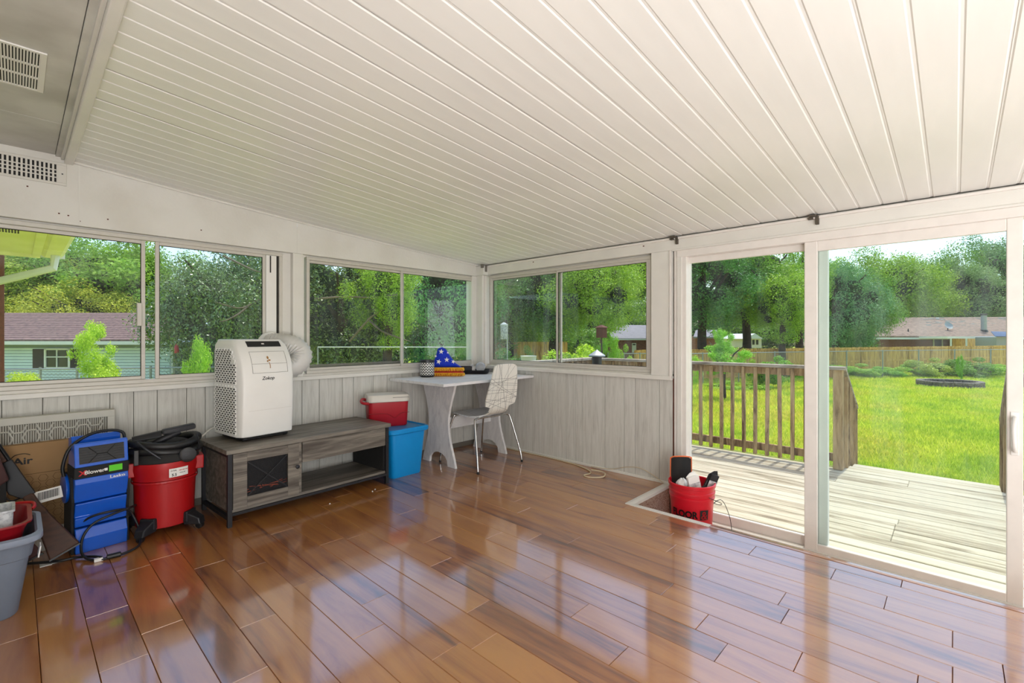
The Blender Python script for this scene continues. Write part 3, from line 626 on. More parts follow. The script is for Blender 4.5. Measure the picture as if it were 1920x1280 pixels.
# exhaust hose: ribbed elbow from the back into the window filler
hs = thing('exhaust_hose', 'fat white ribbed exhaust hose bending from the air conditioner into the window filler', 'hose')
pts = spline([Vector(p) for p in ((-2.36, .0, .96), (-2.24, -.075, .945), (-2.135, -.125, .985), (-2.10, -.12, 1.06), (-2.145, -.07, 1.125), (-2.23, .0, 1.14), (-2.27, .05, 1.14))], 9)
rr_ = [.082+(.006 if i % 2 else -.004) for i in range(len(pts))]
MB().tube(pts, rr_, 22).build('ribbed_hose', 'hose_grey', hs, smooth=75)
MB().lathe([(.095, -.012), (.1, 0), (.095, .012)], n=22).xf(lambda p: Vector((-2.27+p.x, WA-.015+p.z, 1.14+p.y))).build('collar', 'white_plastic', hs, smooth=40)
tag(MB().tube([(-2.60, -.02, .53), (-2.68, -.02, .545), (-2.745, -.03, .50), (-2.80, -.01, .44), (-2.835, .02, .34), (-2.83, .03, .2)], .006, 6, smooth=6).build('power_cord', 'offwhite', None, smooth=60), 'white power cord arching from the air conditioner down behind the cabinet', 'cord')

# ---- blue tote and cooler
tt = thing('storage_tote', 'bright blue plastic storage tote with lid, on the floor beside the grey cabinet', 'tote', (-1.325, -.235, 0), R(2))
def rring(hx, hy_, r, z): return [(x, y, z) for x, y in rr_poly(hx, hy_, r)]
loft([rring(.145, .20, .03, 0), rring(.15, .205, .035, .01), rring(.178, .232, .04, .37), rring(.186, .24, .04, .375), rring(.186, .24, .04, .40)]).build('body', 'tote_blue', tt, smooth=45)
rg = [rring(.195, .25, .045, .375), rring(.205, .258, .05, .383), rring(.207, .260, .05, .405), rring(.199, .252, .045, .418), rring(.185, .239, .04, .420), rring(.175, .229, .04, .410)]
loft(rg).build('lid', 'tote_blue', tt, smooth=35)
cb = thing('cooler', 'small red cooler with a white lid, sitting on the blue tote', 'cooler', (-1.355, -.165, .411), R(-22))
loft([rring(.155, .10, .03, 0), rring(.165, .108, .035, .01), rring(.175, .118, .04, .215)]).build('body', 'cooler_red', cb, smooth=45)
wv = [(-.175, .118), (-.05, .118), (.0, .105), (.05, .075), (.09, .105), (.13, .118), (.175, .118)]
MB().tube([(x, -.1145-.0, z) for x, z in wv], .0028, 6, smooth=5).build('body_crease', 'dark_red', cb)
loft([rring(.178, .121, .04, .215), rring(.184, .127, .045, .22), rring(.184, .127, .045, .262), rring(.176, .119, .04, .278), rring(.10, .06, .03, .281)]).build('lid', 'offwhite', cb, smooth=40, label='white hinged lid')
MB().tube([(-.188, -.02, .235), (-.215, -.05, .245), (-.235, -.11, .235), (-.225, -.165, .225), (-.18, -.185, .22)], .012, 8, smooth=4).build('handle', 'cooler_red', cb, smooth=60)
MB().box(.03, .17, -.129, -.126, .253, .256).build('lid_seam', 'black', cb)

# ---- desk
dk = thing('desk', 'whitewashed wooden desk with curved slab legs in the corner under the windows', 'desk', (0, 0, 0))
MB().prism([(-1.215, -.80), (-.005, -.745), (-.005, WA-.035), (-1.215, WA-.035)], 'z', .782, .806).build('desk_top', 'whitewash', dk, bevel=.002)
def slab_leg(x0, y0, y1):
    h = .782; n = 10; c = (y0+y1)/2; w0 = (y1-y0)/2
    def hwid(t): return w0*(1-.42*math.sin(PI*min(1, t*1.0))**1.3*1.0) if t < 1 else w0
    right = [(c+hwid(i/n)*1.0, h*i/n) for i in range(n+1)]; left = [(c-hwid(i/n)*1.0, h*i/n) for i in range(n+1)]
    arch = [(c-w0*.55*math.cos(PI*i/8), .115*math.sin(PI*i/8)**.8) for i in range(0, 9)]
    poly = [left[0]]+arch+right+list(reversed(left[1:]))
    return MB().prism(poly, 'x', x0, x0+.024)
slab_leg(-.91, -.585, -.085).build('leg', 'whitewash', dk, bevel=.002)
slab_leg(-.21, -.545, -.045).build('leg', 'whitewash', dk, bevel=.002)
MB().box(-.886, -.21, -.325, -.303, .31, .42).build('stretcher', 'whitewash', dk, bevel=.002)

# ---- chair
ch = thing('chair', 'white moulded chair printed with criss-cross black lines, chrome legs, at the desk', 'chair', (-.592, -.585, 0), R(0))
def ribbon(rows, t, nx=7, curve=0):
    vt = []; vb = []
    for k, (y, z, w, c) in enumerate(rows):
        a = rows[max(0, k-1)]; b_ = rows[min(len(rows)-1, k+1)]; dy, dz = b_[0]-a[0], b_[1]-a[1]; L_ = math.hypot(dy, dz) or 1; ny, nz = -dz/L_, dy/L_
        for i in range(nx):
            u = -1+2*i/(nx-1); off = c*(u*u)
            vt.append((u*w, y+ny*(t/2+off), z+nz*(t/2+off))); vb.append((u*w, y+ny*(-t/2+off), z+nz*(-t/2+off)))
    n = len(rows); N = n*nx; b2 = MB(); fs = []
    for j in range(n-1):
        for i in range(nx-1):
            q = (j*nx+i, j*nx+i+1, (j+1)*nx+i+1, (j+1)*nx+i); fs.append(q); fs.append(tuple(N+k for k in reversed(q)))
    for i in range(nx-1): fs.append((i+1, i, N+i, N+i+1)); fs.append(((n-1)*nx+i, (n-1)*nx+i+1, N+(n-1)*nx+i+1, N+(n-1)*nx+i))
    for j in range(n-1): fs.append((j*nx, (j+1)*nx, N+(j+1)*nx, N+j*nx)); fs.append(((j+1)*nx+nx-1, j*nx+nx-1, N+j*nx+nx-1, N+(j+1)*nx+nx-1))
    return b2.add(vt+vb, fs)
seat = [(.235, .462, .10, 0), (.228, .468, .15, 0), (.21, .474, .19, 0), (.15, .486, .215, .004), (.05, .485, .222, .008), (-.06, .478, .215, .01), (-.12, .477, .19, .008), (-.155, .482, .15, .006), (-.175, .487, .125, .004)]
ribbon(seat, .012).build('seat', 'chair_seat_print', ch, smooth=50)
back = [(-.175, .487, .125, .004), (-.21, .503, .118, .004), (-.232, .53, .118, .004), (-.243, .560, .122, .005), (-.245, .568, .15, .008), (-.247, .58, .188, .012), (-.258, .64, .195, .016), (-.28, .74, .182, .018), (-.298, .84, .162, .018), (-.308, .90, .150, .017), (-.312, .93, .142, .016), (-.315, .945, .125, .014), (-.316, .952, .10, .012)]
bk = ribbon(back, .012).build('backrest', 'chair_back_print', ch, smooth=50)
for sx in (-1, 1):
    for (fx, fy, tx, ty) in ((.285, -.268, .20, -.15), (.268, .285, .17, .16)):
        MB().tube([(sx*.05, ty, .458), (sx*(tx-.04), ty, .46), (sx*(tx+.005), ty-.004 if ty < 0 else ty+.004, .452), (sx*(tx+.03), ty+(fy-ty)*.15, .42), (sx*(fx-.01), fy*.93, .12), (sx*fx, fy, .006)], .0095, 10, smooth=5).build('leg', 'chrome', ch, smooth=60)
for yy in (-.15, .16): MB().tube([(-.05, yy, .458), (.05, yy, .458)], .0095, 8).build('seat_frame', 'chrome', ch, smooth=60)
for sx in (-1, 1):
    for (fx, fy) in ((.285, -.268), (.268, .285)): MB().lathe([(.011, 0), (.012, .018), (.009, .022)], (sx*fx, fy, 0), 10).build('foot_cap', 'black', ch)

# ---- things on the desk
pot = thing('chevron_jar', 'small round jar with black and white zigzag pattern on the desk', 'jar', (-.875, -.115, .806))
MB().lathe([(.060, 0), (.068, .006), (.070, .02), (.070, .165), (.066, .167), (.064, .15), (.062, .02)], n=32).build('jar_body', 'chevron', pot, smooth=40)
MB().lathe([(.0001, .155), (.062, .155)], n=24, cap=False).build('wax', 'black_matte', pot)
fg = thing('folded_flag', 'blue folded flag with white stars on red cloth with gold fringe, beside the zigzag jar', 'flag', (-.675, -.15, .806), R(-46.6))
loft([[(x, y, z) for x, y in rr_poly(hx, hy_, .03)] for hx, hy_, z in ((.165, .05, 0), (.18, .06, .012), (.182, .062, .03), (.175, .056, .045))]).build('folded_cloth', 'flag_red', fg, smooth=50, label='red folded cloth')
loft([[(x+.0, y, z) for x, y in rr_poly(hx, hy_, .03)] for hx, hy_, z in ((.165, .05, .045), (.174, .058, .055), (.170, .055, .075), (.155, .045, .083))]).build('folded_cloth', 'flag_red', fg, smooth=50)
tri = [(-.135, .083), (.165, .083), (.10, .125), (.045, .20), (.0, .27), (-.035, .29), (-.075, .275), (-.095, .2), (-.118, .13)]
n_ = len(tri); cx_, cz_ = sum(p[0] for p in tri)/n_, sum(p[1] for p in tri)/n_
rg = [[(cx_+(x-cx_)*s, y, max(.083, cz_+(z-cz_)*s)) for x, z in tri] for y, s in ((-.052, .55), (-.046, .86), (-.02, 1.0), (.02, 1.0), (.046, .86), (.052, .5))]
loft(rg).build('star_triangle', 'flag_blue', fg, smooth=60, label='blue triangle with white stars')
def star(cx, cz, r, y, rot=0):
    p = [(cx+(r if i % 2 == 0 else r*.4)*math.sin(rot+PI*i/5), cz+(r if i % 2 == 0 else r*.4)*math.cos(rot+PI*i/5)) for i in range(10)]
    return MB().prism(p, 'y', y, y-.003)
for (sx_, sz_, r_, ro) in ((-.035, .245, .027, .1), (-.06, .145, .027, .3), (.02, .165, .027, 0), (.085, .145, .022, .4), (.03, .235, .012, .2), (-.09, .2, .014, .7)):
    star(sx_, sz_, r_, -.053, ro).build('star', 'sticker', fg)
fz = MB(); rr = random.Random(2)
for (z0, z1, hx) in ((.083, .052, .178), (.03, .003, .184)):
    for i in range(64):
        x = -hx+2*hx*i/63+rr.uniform(-.002, .002); fz.tube([(x, -.058, z0), (x+rr.uniform(-.003, .003), -.068, (z0+z1)/2), (x+rr.uniform(-.005, .005), -.068, z1)], [.0028, .0026, .0016], 4)
    fz.tube([(-hx, -.058, z0), (hx, -.058, z0)], .006, 6)
    for i in range(16):
        y = -.055+.11*i/15; fz.tube([(hx-.006, y, z0), (hx+.004, y, (z0+z1)/2), (hx+.006, y, z1)], [.0028, .0026, .0016], 4)
fz.build('fringe', 'gold', fg, kind='stuff', label='gold fringe')
tr = thing('tray', 'dark shallow oval tray on the desk beside the folded flag', 'tray', (-.265, -.13, .806), R(-46))
loft([rring(.135, .095, .05, 0), rring(.15, .11, .06, .008), rring(.168, .128, .06, .042), rring(.162, .122, .058, .042), rring(.145, .105, .055, .012), rring(.13, .09, .05, .008)]).build('tray_body', 'dark_metal', tr, smooth=35)
bx = thing('organizer_box', 'small open black plastic box standing on the dark tray', 'box', (-.335, -.075, .816), R(-46))
for a in ((-.065, .065, -.035, .035, 0, .004), (-.065, .065, -.035, -.032, 0, .07), (-.065, .065, .032, .035, 0, .07), (-.065, -.062, -.032, .032, 0, .07), (.062, .065, -.032, .032, 0, .07), (-.02, -.017, -.032, .032, 0, .066)):
    MB().box(*a).build('box_wall', 'black', bx, bevel=.001)
tag(MB().box(-.03, .03, -.006, .006, 0, .055).box(-.018, .012, -.005, .005, .055, .09).build('paper_card', 'paper', None, bevel=.001), 'small white printed card standing between the black box and the glass ball', 'card'); o = bpy.context.scene.objects['paper_card']; o.location = (-.305, -.14, .815); o.rotation_euler = (0, 0, R(-46))
tag(MB().box(-.03, .03, -.02, .02, 0, .075).build('white_carton', 'sticker', None, bevel=.002), 'small white carton behind the flag at the window sill', 'carton'); o = bpy.context.scene.objects['white_carton']; o.location = (-.46, -.02, .806); o.rotation_euler = (0, 0, R(-46))
gb = thing('glass_ball', 'clear round glass ball at the right end of the dark tray', 'ball', (-.165, -.115, .816))
MB().ball((0, 0, .055), .055, 24, 14).build('ball_shell', 'crystal', gb, smooth=80)
MB().lathe([(.028, 0), (.03, .006), (.02, .012)], n=20).build('ball_foot', 'chrome', gb)
ring = MB()

# ---- cable on the floor
def zf(px, py, z=.005):
    a = (px-960)/F; b_ = (HY-py)/F; t = (z-1.2)/b_; return (CAM[0]+t*(FW[0]+a*RT[0]), CAM[1]+t*(FW[1]+a*RT[1]), z)
cpts = [(-.03, -.25, .006), (-.035, -.6, .006), (-.03, -.9, .006), (-.04, -1.15, .006), (-.06, -1.32, .006), (-.13, -1.5, .006), (-.2, -1.56, .006), (-.28, -1.55, .006), (-.30, -1.62, .006), (-.22, -1.70, .008), (-.12, -1.66, .01), (-.10, -1.60, .012), (-.12, -1.52, .014)]
tag(MB().tube(cpts, .0055, 8, smooth=6).build('coax_cable', 'cable_cream', None, smooth=60), 'cream cable lying along the skirting and looping on the floor', 'cable')
tag(MB().tube([(-.02, -1.45, .01), (-.02, -1.65, .025), (-.025, -1.82, .075), (-.025, -1.95, .09), (-.03, -2.08, .05), (-.05, -2.17, .012)], .003, 6, smooth=6).build('thin_cable', 'cable_cream', None, smooth=60), 'thin tan cable rising along the grey panelling near the door', 'cable')

# ---- red bucket in the recess
bu = thing('bucket', 'red plastic bucket full of rubbish standing in the door recess', 'bucket', (-.245, -2.475, -.25), 0); bu.scale = (1, 1, 1.07)
pr_ = [(.130, 0), (.134, .004), (.150, .27), (.157, .272), (.157, .285), (.152, .288), (.153, .305), (.160, .307), (.160, .318), (.155, .322), (.156, .345), (.163, .348), (.164, .366), (.158, .37), (.152, .366), (.148, .30), (.128, .01), (.0001, .008)]
MB().lathe(pr_, n=48, cap=False).build('bucket_body', 'bucket_red', bu, smooth=35)
va = math.atan2(CAM[1]+2.475, CAM[0]+.245)
def wrap(dx, z):
    def f(p):
        r = .130+(.02*(z+p.y)/.27)+.0012+.004; ang = va+(dx+p.x)/.15
        return Vector(((r)*math.cos(ang), (r)*math.sin(ang), z+p.y))
    return f
text('lettering', 'FLOOR', .064, 'ink', bu, wrap(-.150, .160), bold=.035, sx=.92)
text('lettering', 'DECOR', .064, 'ink', bu, wrap(-.150, .098), bold=.035, sx=.92)
pp = []
MB().add([wrap(.058, .150)(Vector((x, y, 0))) for x in [i*.0091 for i in range(8)] for y in (0, .066)], [(2*i, 2*i+2, 2*i+3, 2*i+1) for i in range(7)]).build('lettering_block', 'ink', bu)
text('lettering', '&', .078, 'bucket_red', bu, lambda p: (lambda q: Vector((q.x*1.008, q.y*1.008, q.z)))(wrap(.064, .155)(p)), bold=.02)
MB().tube([(.02, .163, .30), (.10, .16, .27), (.17, .06, .22), (.195, -.02, .2), (.16, -.12, .24), (.03, -.163, .30)], .0022, 6, smooth=6).xf(lambda p: Vector((p.x*math.cos(-.6)-p.y*math.sin(-.6), p.x*math.sin(-.6)+p.y*math.cos(-.6), p.z))).build('wire_handle', 'dark_metal', bu, smooth=60)
gp = thing('grip_panel', 'curved black panel with an orange edge sticking out of the red bucket', 'panel', (-.245+.02, -2.475+.08, -.02), R(-50))
b = MB(); rows = []
for i in range(7): u = -1+2*i/6; rows.append((u*.075, .03*u*u))
vs = []; 
for zz, sh in ((0, .0), (.25, 0), (.32, 0)):
    for (x, y) in rows: vs += [(x, y, zz-.02*abs(x/.075)**4*(zz > .3)), (x, y+.006, zz-.02*abs(x/.075)**4*(zz > .3))]
fs = []
for j in range(2):
    for i in range(6):
        a = j*14+2*i; fs += [(a, a+2, a+16, a+14), (a+1, a+15, a+17, a+3)]
fs += [(28+2*i, 28+2*i+2, 28+2*i+3, 28+2*i+1) for i in range(6)]+[(0, 14, 15, 1), (14, 28, 29, 15), (12, 13, 27, 26), (26, 27, 41, 40)]
b.add(vs, fs).build('panel_face', 'black_matte', gp, smooth=50)
MB().tube([(-.076, .033, 0), (-.076, .033, .27), (-.070, .028, .31), (-.04, .01, .322), (0, .003, .325), (.04, .01, .322), (.072, .028, .31), (.078, .033, .28), (.078, .033, 0)], .005, 6, smooth=4).build('orange_edge', 'orange', gp, smooth=60)
def crumple(name, label, cat, loc, sz, m, seed, rot):
    b = MB().ball((0, 0, 0), 1, 9, 7); rr = random.Random(seed)
    b.v = [(x*sz[0]*rr.uniform(.65, 1.15), y*sz[1]*rr.uniform(.65, 1.15), z*sz[2]*rr.uniform(.75, 1.1)) for x, y, z in b.v]
    o = b.build(name, m); o.location = loc; o.rotation_euler = rot; tag(o, label, cat); return o
B0 = Vector((-.245, -2.475, 0))
crumple('crumpled_paper', 'crumpled white paper at the left of the red bucket', 'paper', B0+Vector((-.085, .035, .12)), (.045, .045, .055), 'paper', 1, (0, .3, 0))
crumple('crumpled_paper', 'crumpled white paper low in the middle of the bucket', 'paper', B0+Vector((-.065, -.035, .085)), (.045, .045, .045), 'paper', 4, (.4, 0, .5))
crumple('plastic_bag', 'dark crumpled plastic bag at the right of the red bucket', 'bag', B0+Vector((.07, -.085, .085)), (.045, .04, .04), 'black_matte', 6, (0, .2, 0))
def carton(loc, dim, m, label, rot):
    t = thing('empty_carton', label, 'carton', loc); t.rotation_euler = rot
    x, y, z = dim
    MB().box(-x, x, -y, y, 0, z).build('carton_body', m, t, bevel=.001)
    MB().box(-x-.001, x+.001, -y-.0012, -y, z*.2, z*.8).build('carton_print', 'paper', t)
    MB().prism([(-x, z), (x, z), (x*.5, z+.03), (-x*.3, z+.022)], 'y', y-.002, y).build('carton_flap', m, t)
carton(B0+Vector((-.02, -.055, -.02)), (.042, .014, .23), 'sticker', 'white-edged open box leaning in the red bucket', (R(6), R(-14), R(-40)))
carton(B0+Vector((.025, -.075, -.02)), (.03, .012, .235), 'ink', 'black box leaning right of the white box in the bucket', (R(4), R(20), R(-40)))
carton(B0+Vector((.06, -.04, -.02)), (.028, .012, .215), 'dark_metal', 'dark grey box furthest right in the red bucket', (R(2), R(24), R(-46)))
MB_ = MB().tube([(-.245+.155, -2.475-.05, -.10), (-.02, -2.60, -.02), (-.015, -2.66, -.12), (-.04, -2.69, -.235)], .0025, 6, smooth=5)
tag(MB_.build('loose_wire', 'dark_metal', None, smooth=60), 'thin grey wire arching from the bucket down to the door track', 'wire')

# ---- shop vacuum
vc = thing('shop_vacuum', 'red drum shop vacuum with black hose coiled on its head', 'vacuum cleaner', (-3.0, -.27, 0), R(-8))
MB().lathe([(.140, .045), (.148, .05), (.160, .33), (.168, .335), (.168, .355), (.176, .40), (.174, .44)], n=40).build('drum', 'red_plastic', vc, smooth=35)
MB().lathe([(.169, .315), (.1705, .322), (.169, .33)], n=40, cap=False).build('drum_ridge', 'red_plastic', vc)
for s, ln in ((-1, 'left'), (1, 'right')):
    MB().box(s*.172-.024, s*.172+.024, -.075, .03, .36, .445).build('lug', 'red_plastic', vc, bevel=.006)
MB().lathe([(.172, .44), (.176, .445), (.174, .47), (.150, .50), (.12, .54), (.10, .55), (.0001, .55)], n=36).build('motor_head', 'black_matte', vc, smooth=35)
MB().lathe([(.045, 0), (.045, .012), (.036, .016)], n=20).xf(lambda p: Vector((.105+p.x, -.155-p.z, .475+p.y))).build('exhaust_port', 'black', vc, smooth=30)
gr = MB()
for i in range(7): gr.box(.105-.03, .105+.03, -.1725, -.171, .452+i*.0075, .4545+i*.0075)
gr.build('port_grille', 'dark_metal', vc)
for k, (z, r) in enumerate(((.50, .165), (.545, .16))):
    pts = [Vector((r*math.cos(a)*1.05, r*math.sin(a)*.85, z+.012*math.sin(a*2+k))) for a in [R(x) for x in range(-175, 176, 5)]]
    MB().tube(pts, [.022+(.0022 if i % 2 else 0) for i in range(len(pts))], 10).build('coiled_hose', 'black', vc, smooth=75)
MB().tube([(-.17, -.03, .42), (-.20, -.02, .50), (-.20, 0, .56)], .026, 10, smooth=3).build('hose_end', 'black', vc, smooth=60)
MB().box(-.02, .155, -.06, .0, .60, .635, rot=(0, R(-7), R(6))).build('floor_nozzle', 'black', vc, bevel=.012, seg=3)
bq = MB()
for i in range(40): x = -.015+i*.0042; bq.box(x, x+.0018, -.065, -.06, .595+.0005*i, .622+.0005*i)
bq.build('brush_strip', 'dark_metal', vc, kind='stuff')
MB().hexa([(-.16, -.08, .575), (-.02, -.07, .588), (-.02, .0, .588), (-.16, .02, .575)], [(-.165, -.06, .60), (-.02, -.05, .618), (-.02, -.01, .618), (-.165, .01, .592)]).build('flat_nozzle', 'dark_metal', vc, bevel=.005)
MB().tube([(-.06, -.05, .545), (.0, -.06, .575), (.07, -.04, .60)], .018, 8, smooth=4).build('wand', 'dark_metal', vc, smooth=60)
MB().tube([(-.14, -.135, .58), (-.10, -.165, .54), (-.03, -.182, .475)], .006, 6, smooth=4).build('hose_strap', 'dark_metal', vc)
MB().tube([(.15, -.10, .59), (.165, -.10, .55), (.165, -.09, .49)], .004, 6, smooth=3).build('hose_strap', 'dark_metal', vc)
MB().box(-.155, -.13, -.13, -.09, .44, .53).build('latch', 'black', vc, bevel=.004)
for a_ in (-125, -38, 60, 150):
    q = Matrix.Rotation(R(a_), 3, 'Z')
    loft([[tuple(q@Vector((x, y, z))) for x, y, z in rr2] for rr2 in ([(.125, -.045, .05), (.165, -.045, .05), (.165, .045, .05), (.125, .045, .05)], [(.13, -.045, .115), (.165, -.042, .115), (.165, .042, .115), (.13, .045, .115)])]).add([tuple(q@Vector(v)) for v in ((.14, -.042, .035), (.235, -.026, .03), (.235, .026, .03), (.14, .042, .035), (.14, -.042, .115), (.225, -.026, .07), (.225, .026, .07), (.14, .042, .115))], [(3, 2, 1, 0), (4, 5, 6, 7), (0, 1, 5, 4), (1, 2, 6, 5), (2, 3, 7, 6), (3, 0, 4, 7)]).build('caster_foot', 'dark_metal', vc, bevel=.006)
    MB().lathe([(.010, -.014), (.021, -.012), (.021, .012), (.010, .014)], n=14).xf(lambda p, q=q: q@Vector((.215+p.x, p.z, .021+p.y))).build('caster_wheel', 'black', vc)
def onv(dx, z, r=.170):
    def f(p): a = R(-88)+(dx+p.x)/r; return Vector(((r+p.z*.3)*math.cos(a), (r+p.z*.3)*math.sin(a), z+p.y))
    return f
st = MB().add([tuple(onv(0.005, .352, .1765)(Vector((x*.013, y, 0)))) for x in range(9) for y in (0, .052)], [(2*i, 2*i+2, 2*i+3, 2*i+1) for i in range(8)]).build('spec_sticker', 'sticker', vc)
text('sticker_print', '5.5', .022, 'ink', vc, onv(.018, .358, .178), bold=.02)
text('sticker_print', 'WET DRY VAC', .008, 'ink_red', vc, onv(.055, .385, .178), bold=.02)
text('sticker_print', '12 GAL', .010, 'ink', vc, onv(.012, .388, .178), bold=.02)
text('sticker_print', 'PEAK HP', .008, 'ink', vc, onv(.06, .370, .178))

# ---- blue blower fan
bf = thing('blower_fan', 'upright blue utility blower fan with black label band', 'fan', (-3.32, -.25, 0), R(6))
W2 = .113; bf.scale = (1, 1, .965)
def slab(prof_, name, m='blue_plastic', w=W2, bev=.004, par=bf): return MB().prism(prof_, 'x', -w, w).build(name, m, par, bevel=bev)
slab([(.10, .015), (-.105, .0), (-.118, .085), (-.095, .14), (.10, .14)], 'bottom_vane')
slab([(.09, .15), (-.092, .15), (-.10, .20), (-.082, .205), (-.104, .285), (.09, .285)], 'lower_panel')
slab([(.09, .29), (-.085, .29), (-.118, .40), (-.108, .43), (.09, .43)], 'middle_panel', w=W2+.004)
slab([(.06, .43), (-.112, .43), (-.116, .495), (.06, .495)], 'label_band', 'black_matte', w=W2+.006, bev=.002)
slab([(.05, .495), (-.118, .495), (-.098, .625), (-.085, .63), (.0, .60)], 'grille_housing', w=W2+.004)
slab([(.09, .44), (.03, .44), (.01, .635), (.03, .655), (.09, .64)], 'rear_shroud', w=W2-.004)
tl = math.atan2(.02, .13)
def ong(x, y, d): t = (y-.495)/.13; return (x, -.118+.02*t-d, y)
MB().hexa([ong(-.098, .513, .002), ong(.098, .513, .002), ong(.098, .607, .002), ong(-.098, .607, .002)], [ong(-.098, .513, -.01), ong(.098, .513, -.01), ong(.098, .607, -.01), ong(-.098, .607, -.01)]).build('grille_opening', 'black', bf)
gr = MB()
for i in range(7): z = .518+i*.014; gr.hexa([ong(-.098, z, .005), ong(.098, z, .005), ong(.098, z+.003, .005), ong(-.098, z+.003, .005)], [ong(-.098, z, .001), ong(.098, z, .001), ong(.098, z+.003, .001), ong(-.098, z+.003, .001)])
for a, b_ in (((-.06, .515), (-.02, .56)), ((-.06, .605), (-.02, .56)), ((-.02, .56), (.02, .56)), ((.02, .56), (.06, .515)), ((.02, .56), (.06, .605))): gr.tube([ong(*a, .006), ong(*b_, .006)], .0018, 4)
gr.build('grille', 'dark_metal', bf, kind='stuff')
for s in (-1, 1): MB().prism([(-.09, 0), (.10, 0), (.09, .44), (-.07, .44), (-.095, .30), (-.075, .2)], 'x', s*(W2+.001), s*(W2+.014)).build('side_frame', 'black_matte', bf, bevel=.003)
MB().prism([(.10, .02), (.125, .05), (.125, .50), (.10, .52)], 'x', -.10, .10).build('back_cover', 'blue_plastic', bf, bevel=.006)
MB().lathe([(.08, 0), (.085, .01), (.085, .025), (.07, .03)], n=24).xf(lambda p: Vector((-W2-.012-p.z*.6, .03+p.x, .36+p.y))).build('side_intake', 'blue_plastic', bf, smooth=40)
MB().tube([(-.145, -.02, .44), (-.15, -.02, .50), (-.12, -.02, .60), (-.04, -.01, .66), (.05, 0, .672), (.115, 0, .65), (.125, 0, .60)], .0085, 8, smooth=5).build('carry_handle', 'black', bf, smooth=60)
text('lettering', 'X', .040, 'ink_red', bf, lambda p: Vector((-.100+p.x, -.1165-p.z, .448+p.y)), bold=.03, sx=1.1)
text('lettering', 'Blower', .030, 'sticker', bf, lambda p: Vector((-.078+p.x, -.1165-p.z, .452+p.y)), bold=.02)
text('lettering', 'Lasko', .024, 'sticker', bf, lambda p: Vector((.032+p.x, -.1155-p.z, .405+p.y)), bold=.02, sx=1.25)
MB().box(.028, .088, -.119, -.1165, .446, .482).build('tape', 'lime_tape', bf, label='lime green tape patch')
MB().box(.008, .022, -.118, -.1165, .455, .470).build('safety_mark', 'sticker', bf)
cp = [(-3.42, -.33, .14), (-3.36, -.36, .19), (-3.28, -.38, .205), (-3.20, -.36, .19), (-3.165, -.35, .13), (-3.145, -.40, .05), (-3.165, -.50, .012), (-3.26, -.56, .009), (-3.36, -.54, .01), (-3.40, -.46, .03), (-3.395, -.41, .10), (-3.35, -.395, .16), (-3.27, -.395, .19), (-3.18, -.36, .20), (-3.15, -.30, .19)]
cb_ = thing('extension_cord', 'black power cord looped in front of the blue blower fan', 'cord')
MB().tube(cp, .0065, 8, smooth=7).build('cord', 'black', cb_, smooth=60)
MB().tube([(-3.31, -.555, .012), (-3.25, -.56, .012)], .014, 10).build('plug', 'black', cb_, bevel=.003)
MB().box(-3.36, -3.325, -.56, -.54, .002, .018).build('cord_tag', 'sticker', cb_)
tag(MB().tube([(-3.62, -.33, .012), (-3.5, -.42, .012), (-3.42, -.44, .012), (-3.36, -.50, .016), (-3.33, -.55, .016)], .007, 8, smooth=5).build('rubber_hose', 'black', None, smooth=60), 'black cord running left behind the grey tub', 'cord')

# ---- cardboard box and air filter against the wall
af = thing('air_filter', 'pleated air filter in a pale frame with honeycomb cutouts, leaning on the wall', 'air filter', (-3.56, -.045, 0))
MB().box(-.42, .33, .0, .045, 0, .735).build('pleats', 'filter_white', af)
pl = MB()
for i in range(74): x = -.40+i*.0098; pl.box(x, x+.0035, -.004, .0, .40, .72)
pl.build('pleat_ribs', 'filter_frame', af, kind='stuff')
MB().box(-.43, .34, -.012, .05, .705, .745).build('frame', 'filter_frame', af, bevel=.002)
MB().box(.305, .34, -.012, .05, 0, .705).build('frame', 'filter_frame', af, bevel=.002)
hx = MB(); sz = .062
for j in range(3):
    for i in range(-5, 5):
        cx = i*sz*1.75+(j % 2)*sz*.875+.03; cz = .70-j*sz*1.15
        p6 = [(cx+sz*.5*1.15*math.cos(R(a)), cz+sz*.75*math.sin(R(a))) for a in (0, 60, 120, 180, 240, 300)]
        for k in range(6):
            a, b_ = p6[k], p6[(k+1) % 6]
            if b_[1] > .71 or a[1] > .71 or max(a[0], b_[0]) > .31 or min(a[0], b_[0]) < -.42: continue
            hx.tube([(a[0], -.009, a[1]), (b_[0], -.009, b_[1])], .0042, 4)
hx.build('honeycomb', 'filter_frame', af, kind='stuff')
cbx = thing('cardboard_box', 'flat brown cardboard box printed with hexagons, leaning before the air filter', 'box', (-3.54, -.115, .0), 0)
MB().box(-.40, .31, .0, .055, .115, .60).build('box_body', 'cardboard', cbx, bevel=.003)
MB().box(-.40, .31, -.002, .0, .43, .432).build('box_seam', 'cardboard_dark', cbx)
hx = MB(); sz = .034
for j in range(8):
    for i in range(-11, 9):
        cx = i*sz*1.75+(j % 2)*sz*.875; cz = .40-j*sz*1.02
        p6 = [(cx+sz*.6*math.cos(R(a)), cz+sz*.62*math.sin(R(a))) for a in (0, 60, 120, 180, 240, 300)]
        for k in range(6):
            a, b_ = p6[k], p6[(k+1) % 6]
            if min(a[1], b_[1]) < .12 or max(a[1], b_[1]) > .428 or max(a[0], b_[0]) > .305 or min(a[0], b_[0]) < -.39: continue
            hx.box(min(a[0], b_[0]), max(a[0], b_[0])+.001, -.0008, 0, min(a[1], b_[1]), max(a[1], b_[1])+.0012) if abs(a[1]-b_[1]) < .002 else hx.prism([(a[0], a[1]), (a[0]+.002, a[1]), (b_[0]+.002, b_[1]), (b_[0], b_[1])], 'y', -.0008, 0)
